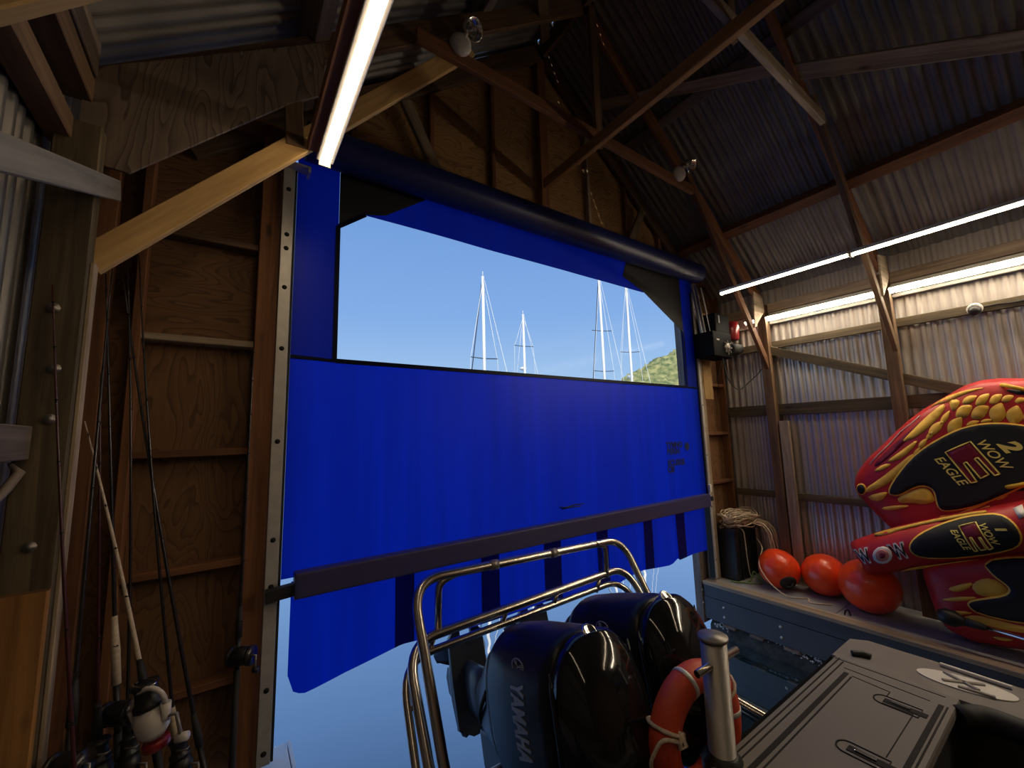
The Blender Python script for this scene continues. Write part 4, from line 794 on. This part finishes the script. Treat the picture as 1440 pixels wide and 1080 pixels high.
for a, b in (((3.29, .66), (3.40, .52)), ((3.40, .67), (3.31, .53)), ((3.275, .60), (3.29, .47))): bd('cleat_bar', (*a, zg+.009), (*b, zg+.009), .018, .012, M['steeldull'], cl)
bd('reflection_bar', (3.49, .70, -1.40), (3.475, .43, -1.40), .02, .018, M['offwhite'], bt, (1, 0, 0))  # pale bar stands in for the oval plate's reflection
obj('deck_cleat', tube(NB(), fillet([(3.235, 1.045, zg+.008), (3.25, 1.02, zg+.012), (3.27, .99, zg+.016), (3.272, .96, zg+.01)], .02, 4), .018, 10), M['black'], bt)

# ------------------------------------------------------------------ tow post, life ring, guard rail
px, py = 1.815, 1.095
t = thing('tow_post', 'stainless tow post with a flat cap and cross pin on the boat stern', 'post', (px, py, -1.46))
obj('pillar', lathe(NB(), [(0, 0), (.075, 0), (.075, .012), (.055, .016), (.055, .535), (0, .535)], (px, py, -1.46), (0, 0, 1), 28), M['steeldull'], t)
obj('base_collar', lathe(NB(), [(0, 0), (.085, 0), (.085, .05), (.062, .075), (.058, .08)], (px, py, -1.459), (0, 0, 1), 24), M['black'], t)
obj('cap', lathe(NB(), [(0, 0), (.062, 0), (.064, .006), (.062, .014), (0, .015)], (px, py, -.925), (0, 0, 1), 28), M['steeldull'], t)
obj('cross_pin', tube(NB(), [(px-.135, py+.005, -1.03), (px+.135, py-.03, -1.0)], .0155, 14), M['steel'], t)
t = thing('life_ring', 'orange life ring with white grab line hung behind the tow post', 'life ring', (1.86, 1.215, -1.73))
rc = Vector((1.835, 1.222, -1.37)); R0 = .225
def rp(a, r=R0, o=0): return rc+Vector((r*math.cos(a), o-.015*math.cos(a), r*math.sin(a)))
obj('ring_body', tube(NB(), [rp(2*PI*k/40) for k in range(40)], .066, 18, closed=True), M['ring'], t)
for a in (1.85, .1, 3.7, 5.2): obj('reflective_band', tube(NB(), [rp(a-.05), rp(a+.05)], .0685, 18), M['alu'], t)
def around(a, n=13): 
    c = rp(a); d = (c-rc).normalized(); return [c+(d*math.cos(q)+Vector((0, 1, 0))*math.sin(q))*.074 for q in [2*PI*k/n for k in range(n)]]
for a in (2.75, .62): obj('rope_band', tube(NB(), around(a), .0085, 6, closed=True), M['rope'], t)
c = rp(2.75); obj('knot', tube(NB(), [c+Vector((.02, -.075, -.01)), c+Vector((-.01, -.085, .015)), c+Vector((.012, -.088, -.03)), c+Vector((-.02, -.08, -.035)), c+Vector((.0, -.075, .02))], .010, 6), M['rope'], t)
obj('grab_line', tube(NB(), fillet([c+Vector((-.02, -.075, -.01)), c+Vector((-.085, -.04, .01)), c+Vector((-.12, 0, -.09)), rp(3.35, .31), rp(3.7, .29)], .06, 5), .0085, 6), M['rope'], t)
gr = thing('engine_guard_rail', 'polished stainless guard rail hoops around the outboard motors', 'guard rail', (1.86, 2.2, -1.8))
def rt_(name, pts, r, fr): return obj(name, tube(NB(), fillet([Vector(p) for p in pts], fr, 8), r, 14), M['steel'], gr)
h1 = rt_('upper_hoop', [(.95, 1.158, -1.80), (.965, 2.0, -1.78), (.93, 2.43, -.845), (2.79, 2.44, -.905), (2.82, 1.95, -1.75), (2.82, 1.158, -1.80)], .029, .19)
rt_('middle_rail', [(.90, 1.158, -1.86), (.905, 2.02, -1.80), (.90, 2.43, -1.185), (2.83, 2.45, -1.14), (2.86, 1.95, -1.80), (2.86, 1.158, -1.86)], .029, .19)
rt_('lower_rail', [(.84, 1.158, -1.90), (.84, 2.02, -1.84), (.87, 2.44, -1.275), (2.78, 2.46, -1.235), (2.90, 1.95, -1.84), (2.90, 1.158, -1.90)], .023, .19)
for x, zt_ in ((1.10, -.86), (2.58, -.89)):
    s = 1 if x < 2 else -1
    rt_('upright', [(x+s*.12, 2.43, zt_), (x-s*.0, 2.435, zt_-.03), (x, 2.44, -1.17)], .023, .1)
for x in (1.08, 1.60, 2.05, 2.5): rt_('stub', [(x, 2.44, -1.17), (x-.03, 2.455, -1.265)], .018, .01)
rt_('stub', [(.905, 2.28, -1.42), (.86, 2.30, -1.47)], .012, .01)
for x, dz in ((1.50, -.012), (2.02, -.02)): 
    a, b = Vector((x-.03, 2.435, -.845-(x-.93)*.032)), Vector((x+.03, 2.435, -.845-(x-.87)*.032)); obj('joint_sleeve', tube(NB(), [a, b], .033, 14), M['steeldull'], gr)

# ------------------------------------------------------------------ outboard motors (local frame: x across, y aft, z up the engine; tilted out of the water)
TILT = math.radians(74)
def rrect(hw, hl, n=44, p=3.2):
    out = []
    for k in range(n):
        a = 2*PI*k/n; c, s = math.cos(a), math.sin(a); out.append((hw*abs(c)**(2/p)*(1 if c >= 0 else -1), hl*abs(s)**(2/p)*(1 if s >= 0 else -1)))
    return out
def loft(secs, p=3.2, n=44, mod=None):
    bm = NB(); prev = None
    for (u, hl, hw, a0, sl) in secs:
        row = []
        for x, y in rrect(hw, hl, n, p):
            z = u+sl*y
            if mod: x, y, z = mod(x, y, z, u, hl, hw)
            row.append(bm.verts.new((x, a0+y, z)))
        if prev:
            for k in range(n): f = bm.faces.new((prev[k], prev[(k+1) % n], row[(k+1) % n], row[k])); f.smooth = True
        else: bm.faces.new(row[::-1])
        prev = row
    bm.faces.new(prev); return bm
def outboard(label, loc):
    t = thing('outboard_motor', label, 'outboard motor', loc, 'pair of tilted outboard motors', (TILT, 0, 0))
    # side panel (lower cowl) and top cowl, parted by a shadow groove that rises aft
    obj('lower_cowl', loft([(.02, .29, .18, .02, 0), (.05, .35, .23, .02, 0), (.12, .385, .258, .02, .0), (.30, .395, .268, .02, .02), (.58, .393, .267, .02, .06), (.64, .386, .262, .02, .08), (.655, .372, .25, .02, .08)], 2.7, 56), M['cowlside'], t, local=True)
    obj('cowl_groove', loft([(.64, .370, .248, .02, .08), (.72, .366, .246, .02, .08)], 2.7, 56), M['rubber'], t, local=True)
    obj('top_cowl', loft([(.685, .372, .25, .02, .08), (.692, .391, .263, .02, .08), (.725, .390, .262, .02, .06), (.77, .374, .247, .015, .03), (.815, .338, .218, .0, .0), (.85, .282, .176, -.01, -.02), (.875, .20, .12, -.02, -.03), (.886, .10, .055, -.02, -.03)], 2.6, 56), M['cowl'], t, local=True)
    def topz(x, y):
        hw = .264; q = min(1, math.sqrt((x/.262)**2+((y)/.39)**2)); return .888-.20*q**3.0+.0*y
    for s in (-1, 1):
        bm = NB(); tube(bm, [(s*(.085+.02*math.cos(k*.5)), -.24+.055*k, topz(s*.10, -.24+.055*k)-.004) for k in range(10)], [.004]+[.011]*8+[.004], 8); obj('top_crease', bm, M['cowl'], t, local=True)
        bm = NB(); tube(bm, [(s*.262, .30-.09*k, .695+.08*(.30-.09*k)+.008) for k in range(7)], [.004]+[.012]*5+[.004], 8); obj('side_crease', bm, M['cowl'], t, local=True)
        F = frame((0, .066, .415), (0, s, 0), (0, 0, 1)); sfx = lambda y: s*.268*(1-min(1, abs((y-.02)/.395))**2.7)**(1/2.7)
        tb = text_bm('YAMAHA', .15, F @ Matrix.Diagonal((.49, 1, 1, 1)), .003, .12, .006, 1.06)
        for v in tb.verts: v.co.x += sfx(v.co.y)+s*.0005
        obj('lettering', tb, M['silver'], t, local=True)
        o = (sfx(.285 if s < 0 else -.22)+s*.001, .285 if s < 0 else -.22, .42)
        e = bmesh.new(); tube(e, [(o[0], o[1]+.036*math.cos(a), o[2]+.050*math.sin(a)) for a in [2*PI*k/24 for k in range(24)]], .0035, 6, closed=True)
        for a in (PI/2, PI/2+2*PI/3, PI/2+4*PI/3):
            c_, s_ = math.cos(a), math.sin(a); tube(e, [(o[0], o[1], o[2]), (o[0], o[1]+.030*c_, o[2]+.042*s_)], .003, 5)
            for q in (-.008, .008): tube(e, [(o[0], o[1]+.014*c_-q*s_, o[2]+.018*s_+q*c_), (o[0], o[1]+.029*c_-q*s_, o[2]+.040*s_+q*c_)], .002, 4)
        obj('fork_emblem', e, M['silver'], t, local=True)
    bn = Vector((0, .62, .78)); bc = Vector((0, .402, .752))
    obj('rear_badge', lathe(NB(), [(0, .0), (.040, 0), (.040, .010), (.034, .016), (.028, .012), (0, .014)], bc-bn*.006, bn, 24), M['chrome'], t, local=True)
    obj('apron', loft([(-.34, .15, .11, -.06, 0), (-.22, .20, .15, -.04, 0), (-.06, .30, .19, .0, 0), (.04, .33, .215, .02, 0)], 3.0, 32), M['legpaint'], t, local=True)
    obj('leg', loft([(-.66, .17, .055, -.02, 0), (-.56, .16, .06, -.03, 0), (-.30, .15, .10, -.06, 0)], 2.4, 28), M['legpaint'], t, local=True)
    bm = NB(); prism(bm, [(-.13, -.24), (-.03, -.30), (.03, -.30), (.13, -.24), (.14, .05), (.135, .30), (.10, .335), (.045, .335), (.045, .28), (-.045, .28), (-.045, .335), (-.10, .335), (-.135, .30), (-.14, .05)], lambda u, v, d: (u, v, -.64+d), .03)
    obj('cavitation_plate', bm, M['legpaint'], t, local=True)
    bm = NB(); lathe(bm, [(0, -.36), (.03, -.34), (.06, -.26), (.075, -.12), (.075, .04), (.065, .10)], (0, .0, -.80), (0, 1, 0), 22); obj('gearcase', bm, M['legpaint'], t, local=True)
    bm = NB(); prism(bm, [(-.26, -.78), (.02, -.78), (.05, -.98), (-.02, -1.02), (-.12, -1.0)], lambda u, v, d: (-.01+d, u, v), .02); obj('skeg', bm, M['legpaint'], t, local=True)
    bm = NB(); prism(bm, [(-.18, -.62), (.06, -.62), (.10, -.80), (-.2, -.80)], lambda u, v, d: (-.03+d, u, v), .06); obj('strut', bm, M['legpaint'], t, local=True)
    p = obj('propeller', lathe(NB(), [(.0, 0), (.062, 0), (.062, .02), (.055, .13), (.05, .15), (.035, .15), (.03, .02), (0, .02)], (0, .10, -.80), (0, 1, 0), 22), M['steeldull'], t, local=True)
    for k in range(3):
        bm = NB(); g = []; ang = 2*PI*k/3+PI
        for i in range(7):
            r = .05+.125*i/6; wd = .05+.055*math.sin(PI*min(1, .25+i/7.)); row = []
            for j in range(5):
                q = (j/4-.5)*2; th = ang+q*wd/r*.55; y = .17+q*wd*.62*(1-.3*i/6); row.append(bm.verts.new((r*math.cos(th), y, -.80+r*math.sin(th))))
            g.append(row)
        for a, b in zip(g, g[1:]):
            for j in range(4): bm.faces.new((a[j], b[j], b[j+1], a[j+1])).smooth = True
        o = obj('blade', bm, M['black'], p, local=True); mo = o.modifiers.new('s', 'SOLIDIFY'); mo.thickness = .006
    bm = NB(); box(bm, (-.13, -.36, -.32), (.13, -.16, -.06), .02); obj('clamp_bracket', bm, M['legpaint'], t, local=True)
    obj('tilt_tube', tube(NB(), [(-.2, -.30, -.10), (.2, -.30, -.10)], .025, 12), M['steeldull'], t, local=True)
    obj('trim_ram', tube(NB(), [(0, -.25, -.28), (0, -.40, .35)], .022, 10), M['steeldull'], t, local=True)
    bm = NB(); tube(bm, [(-.19, .10, -.03), (-.20, .02, -.10), (-.17, -.05, -.2), (-.13, -.12, -.28)], .012, 8); obj('wiring_loom', bm, M['rubber'], t, local=True)
    return t
e1 = outboard('black outboard motor nearer the left rail, its silver name lettering readable', (1.48, 2.14, -1.55))
def dup(root, loc, label):
    r = root.copy(); COL.objects.link(r); r.location = (loc[0], loc[1], loc[2]+H); r['label'] = label
    for ch in list(root.children):
        c = ch.copy(); COL.objects.link(c); c.parent = r
        for g in list(ch.children): d = g.copy(); COL.objects.link(d); d.parent = c
    return r
dup(e1, (2.10, 2.145, -1.54), 'black outboard motor beyond the first, behind the tow post and life ring')

# ------------------------------------------------------------------ fishing rods in the left bay
def rod(label, top, low, z_end, m='blank', grip=(.10, .34), gm='black', reel=None, r=.0058, bend=(0, 0, 0), fore=None, fm=None):
    T, B = Vector(top), Vector(low); d = (B-T).normalized(); E = B+d*((z_end-B.z)/d.z)
    L = (E-T).length; t = thing('fishing_rod', label, 'fishing rod', E, 'fishing rods stood in the left wall bay')
    bz = Vector(bend); at = lambda s: T+(E-T)*s+bz*4*s*(1-s)
    obj('blank', tube(NB(), [at(k/14) for k in range(15)], [.0022+(r*1.25-.0022)*(k/14)**.7 for k in range(15)], 8), M[m], t)
    side = d.cross(Vector((.6, .8, 0))).normalized(); fr = Vector((.25, -1, 0)); fr = (fr-d*fr.dot(d)).normalized()
    for k, s in enumerate((.03, .10, .18, .27, .37, .50, .62)):
        p = at(s); gr_ = .005+.0085*s; bm = NB(); c = p+fr*(gr_+.008)
        tube(bm, [c+(fr*math.cos(a)+side*math.sin(a))*gr_ for a in [2*PI*q/10 for q in range(10)]], .0014, 5, closed=True); tube(bm, [p-d*.012, p+fr*.008, p+d*.012], .0015, 5); obj('line_guide', bm, M['rubber'], t)
    s1 = 1-grip[1]/L; s0 = 1-grip[0]/L
    obj('rear_grip', tube(NB(), [at(s0), at((s0+1)/2), at(1)], [.013, .014, .015], 10), M[gm], t)
    obj('reel_seat', tube(NB(), [at(s1), at(s0)], .0105, 10), M['black'], t)
    f0 = s1-(fore or .14)/L; obj('fore_grip', tube(NB(), [at(f0), at((f0+s1)/2), at(s1)], [.009, .0145, .015], 10), M[fm or gm], t)
    if reel:
        c = at((s0+s1)/2)+fr*.055; kind = reel
        rm = M['reelw'] if kind == 'white' else M['black']; rl = obj('reel', lathe(NB(), [(0, -.035), (.026, -.03), (.034, -.005), (.030, .025), (.018, .04), (0, .042)], c, d if kind != 'drum' else side, 18), rm, t)
        obj('reel_foot', tube(NB(), [at((s0+s1)/2), c], [.008, .012], 8), rm, t)
        if kind != 'drum':
            obj('spool', lathe(NB(), [(0, -.085), (.026, -.085), (.028, -.08), (.022, -.076), (.022, -.045), (.029, -.04), (.029, -.03), (0, -.03)], c, d, 20), M['black'], rl)
            if kind == 'white':
                obj('spool_rim', tube(NB(), [c-d*.083+(fr*math.cos(a)+side*math.sin(a))*.028 for a in [2*PI*q/20 for q in range(20)]], .0025, 6, closed=True), M['chrome'], rl)
                obj('bail', tube(NB(), [c-d*(.03+.05*math.sin(a))+side*.040*math.cos(a)+fr*.030*math.sin(a) for a in [PI*q/10 for q in range(11)]], .0055, 8), M['reelw'], rl)
                obj('rotor', tube(NB(), [c+side*.040-d*.03, c+side*.036+d*.0, c-side*.036+d*.0, c-side*.040-d*.03], .011, 8), M['reelw'], rl)
                obj('line_wrap', lathe(NB(), [(.024, .045), (.026, .05), (.026, .062), (.02, .066)], c, d, 18), M['redp'], rl)
            else: obj('bail', tube(NB(), [c-d*.06+(side*math.cos(a)+fr*math.sin(a))*.034 for a in [PI*q/8 for q in range(9)]], .0028, 6), M['steeldull'], rl)
            h = c+side*.06; obj('crank', tube(NB(), [c+side*.02, h, h+d*.055], .0045, 6), M['steeldull'], rl); obj('crank_knob', lathe(NB(), [(0, 0), (.010, .002), (.010, .026), (0, .028)], h+d*.055-side*.012, side, 10), rm, rl)
        else:
            for q in (-.036, .036): obj('reel_plate', lathe(NB(), [(0, -.005), (.034, -.005), (.034, .005), (0, .005)], c+side*q, side, 18), M['blank'], rl)
            obj('crank', tube(NB(), [c+side*.04, c+side*.055, c+side*.055+d*.05], .0045, 6), M['steeldull'], rl); obj('crank_knob', lathe(NB(), [(0, 0), (.011, .004), (.011, .02), (0, .024)], c+side*.045+d*.05, side, 10), M['black'], rl)
        k_ = 1.6 if kind == 'white' else 1.25; cl_ = c-E
        for o_ in [rl]+list(rl.children):
            for v in o_.data.vertices: v.co = cl_+(v.co-cl_)*k_
    return t
ZF = -1.735
rod('dark red fishing rod in front of the broad wall post, leftmost of all', (-.546, 2.055, .575), (-.36, 1.95, -.84), ZF, 'blankr', reel='drum', bend=(-.01, 0, 0))
rod('black fishing rod in the tight bunch beside the post edge, yellow winding near its butt', (-.455, 2.34, .77), (-.400, 2.12, -.894), ZF, 'blank', grip=(.6, .8), gm='rubber', reel='drum', r=.007)
rod('black fishing rod with a thick cream fore grip', (-.485, 2.40, .75), (-.315, 2.34, -1.04), ZF, 'blank', (.62, .80), 'rubber', 'drum', r=.0075, fore=.26, fm='cork')
rod('cream coloured fishing rod with the white spinning reel', (-.475, 2.27, .10), (-.222, 2.20, -1.02), ZF, 'cork', (.66, .80), 'rubber', 'white', r=.009, bend=(.02, 0, .0))
rod('long black fishing rod slanting across the bay, ringed with small guides', (-.480, 2.62, .885), (-.018, 2.42, -1.405), ZF, 'blank', (.14, .42), 'rubber', None, r=.0075, bend=(-.02, 0, 0))
rod('thin black fishing rod behind the slanting one, with a tan butt grip', (-.415, 2.60, .93), (-.105, 2.44, -1.38), ZF, 'blank', (.30, .46), 'cork', 'spin', r=.006, bend=(-.02, 0, 0))
rod('black fishing rod standing upright against the red jamb stud', (.083, 2.62, .56), (.080, 2.46, -1.43), ZF, 'blank', (.66, .80), 'rubber', 'drum', r=.008)
rod('short dark red fishing rod behind the tight bunch, its tip ending low in the bay', (-.45, 2.30, .30), (-.345, 2.24, -1.14), ZF, 'blankr', (.50, .65), 'rubber', 'spin', r=.006)
rod('slim black fishing rod behind the cream one, against the end stud', (-.44, 2.52, .86), (-.30, 2.40, -1.2), ZF, 'blank', (.40, .56), 'black', 'spin', r=.0055, bend=(.02, 0, 0))

# ------------------------------------------------------------------ sailing boats moored outside
def sailboat(label, x, y, top, yaw, r, dome=False, dark=True, spread=(.42, .70), L=9.5):
    t = thing('sailing_boat', label, 'sailing boat', (x, y, -H), 'sailing boats moored outside'); z0 = -H; c, s = math.cos(yaw), math.sin(yaw)
    P = lambda a, b, z: (x+a*c-b*s, y+a*s+b*c, z)
    bm = NB(); prev = None
    for k in range(13):
        a = -L/2+L*k/12; w = 1.5*math.sin(PI*min(1, (k+2.2)/14.4))**.8 if k < 12 else .04; sh = .95+.25*(k/12)
        row = [bm.verts.new(P(a, q*w, z0+zz_)) for q, zz_ in ((-1, sh), (-.9, .3), (-.4, -.3), (.4, -.3), (.9, .3), (1, sh))]
        if prev:
            for q in range(5): bm.faces.new((prev[q], row[q], row[q+1], prev[q+1])).smooth = True
            bm.faces.new((prev[5], row[5], row[0], prev[0]))
        else: bm.faces.new(row)
        prev = row
    bm.faces.new(prev[::-1]); obj('hull', bm, M['boathull'], t)
    bm = NB(); prev = None
    for a, w, h in ((-2.2, .9, 1.0), (-2.0, .9, 1.5), (1.4, .75, 1.55), (2.2, .5, 1.1)):
        row = [bm.verts.new(P(a, q, z0+zz_)) for q, zz_ in ((-w, .95), (-w*.85, h), (w*.85, h), (w, .95))]
        if prev:
            for q in range(3): bm.faces.new((prev[q], row[q], row[q+1], prev[q+1]))
        else: bm.faces.new(row)
        prev = row
    obj('cabin', bm, M['boathull'], t)
    obj('mast', tube(NB(), [P(.6, 0, z0+1.3), P(.6, 0, top)], [r, r*.85], 10), M['mast'], t); obj('masthead', tube(NB(), [P(.6, 0, top), P(.6, 0, top+.35)], .03, 6), M['wire'], t)
    obj('boom', tube(NB(), [P(.5, 0, z0+2.3), P(-3.0, 0, z0+2.3)], r*.8, 8), M['mast'], t)
    hgt = top-z0-1.2
    for f in spread: obj('spreader', tube(NB(), [P(.6, -1.0, z0+1.2+hgt*f+.05), P(.6, 0, z0+1.2+hgt*f), P(.6, 1.0, z0+1.2+hgt*f+.05)], .035, 6), M['dwire'], t)
    w = .020
    obj('forestay', tube(NB(), [P(.7, 0, top-.2), P(L/2-.2, 0, z0+1.2)], .04 if dark else w, 5), M['dwire' if dark else 'wire'], t); obj('backstay', tube(NB(), [P(.5, 0, top), P(-L/2+.1, 0, z0+1.0)], w, 5), M['wire'], t)
    for q in (-1, 1): obj('shroud', tube(NB(), [P(.6, 0, top-.3), P(.6, q*1.0, z0+1.2+hgt*spread[0]), P(.5, q*1.35, z0+1.0)], w, 5), M['wire'], t)
    if dome: obj('radar_dome', lathe(NB(), [(0, -.14), (.26, -.12), (.34, 0), (.30, .10), (.16, .17), (0, .18)], P(.95, 0, dome), (0, 0, 1), 18), M['boathull'], t); obj('radar_bracket', tube(NB(), [P(.6, 0, dome-.2), P(.95, 0, dome-.16)], .04, 6), M['mast'], t)
    return t
sailboat('sailing boat with the tallest white mast, alone at the left of the window view', 13.85, 22.6, 11.0, math.radians(85), .115, spread=(.52,))
sailboat('sailing boat with the shortest mast and a radar dome partway up', 22.7, 30, 11.6, math.radians(80), .125, dome=6.3, dark=False, spread=(.75,))
sailboat('sailing boat whose mast is third from the left, with a dark forestay', 28.0, 25, 14.9, math.radians(69), .135, spread=(.42, .66))
sailboat('sailing boat whose mast stands right in front of the wooded hill', 33.0, 26, 15.6, math.radians(60), .135, dome=5.6, dark=False, spread=(.55, .3), L=12)
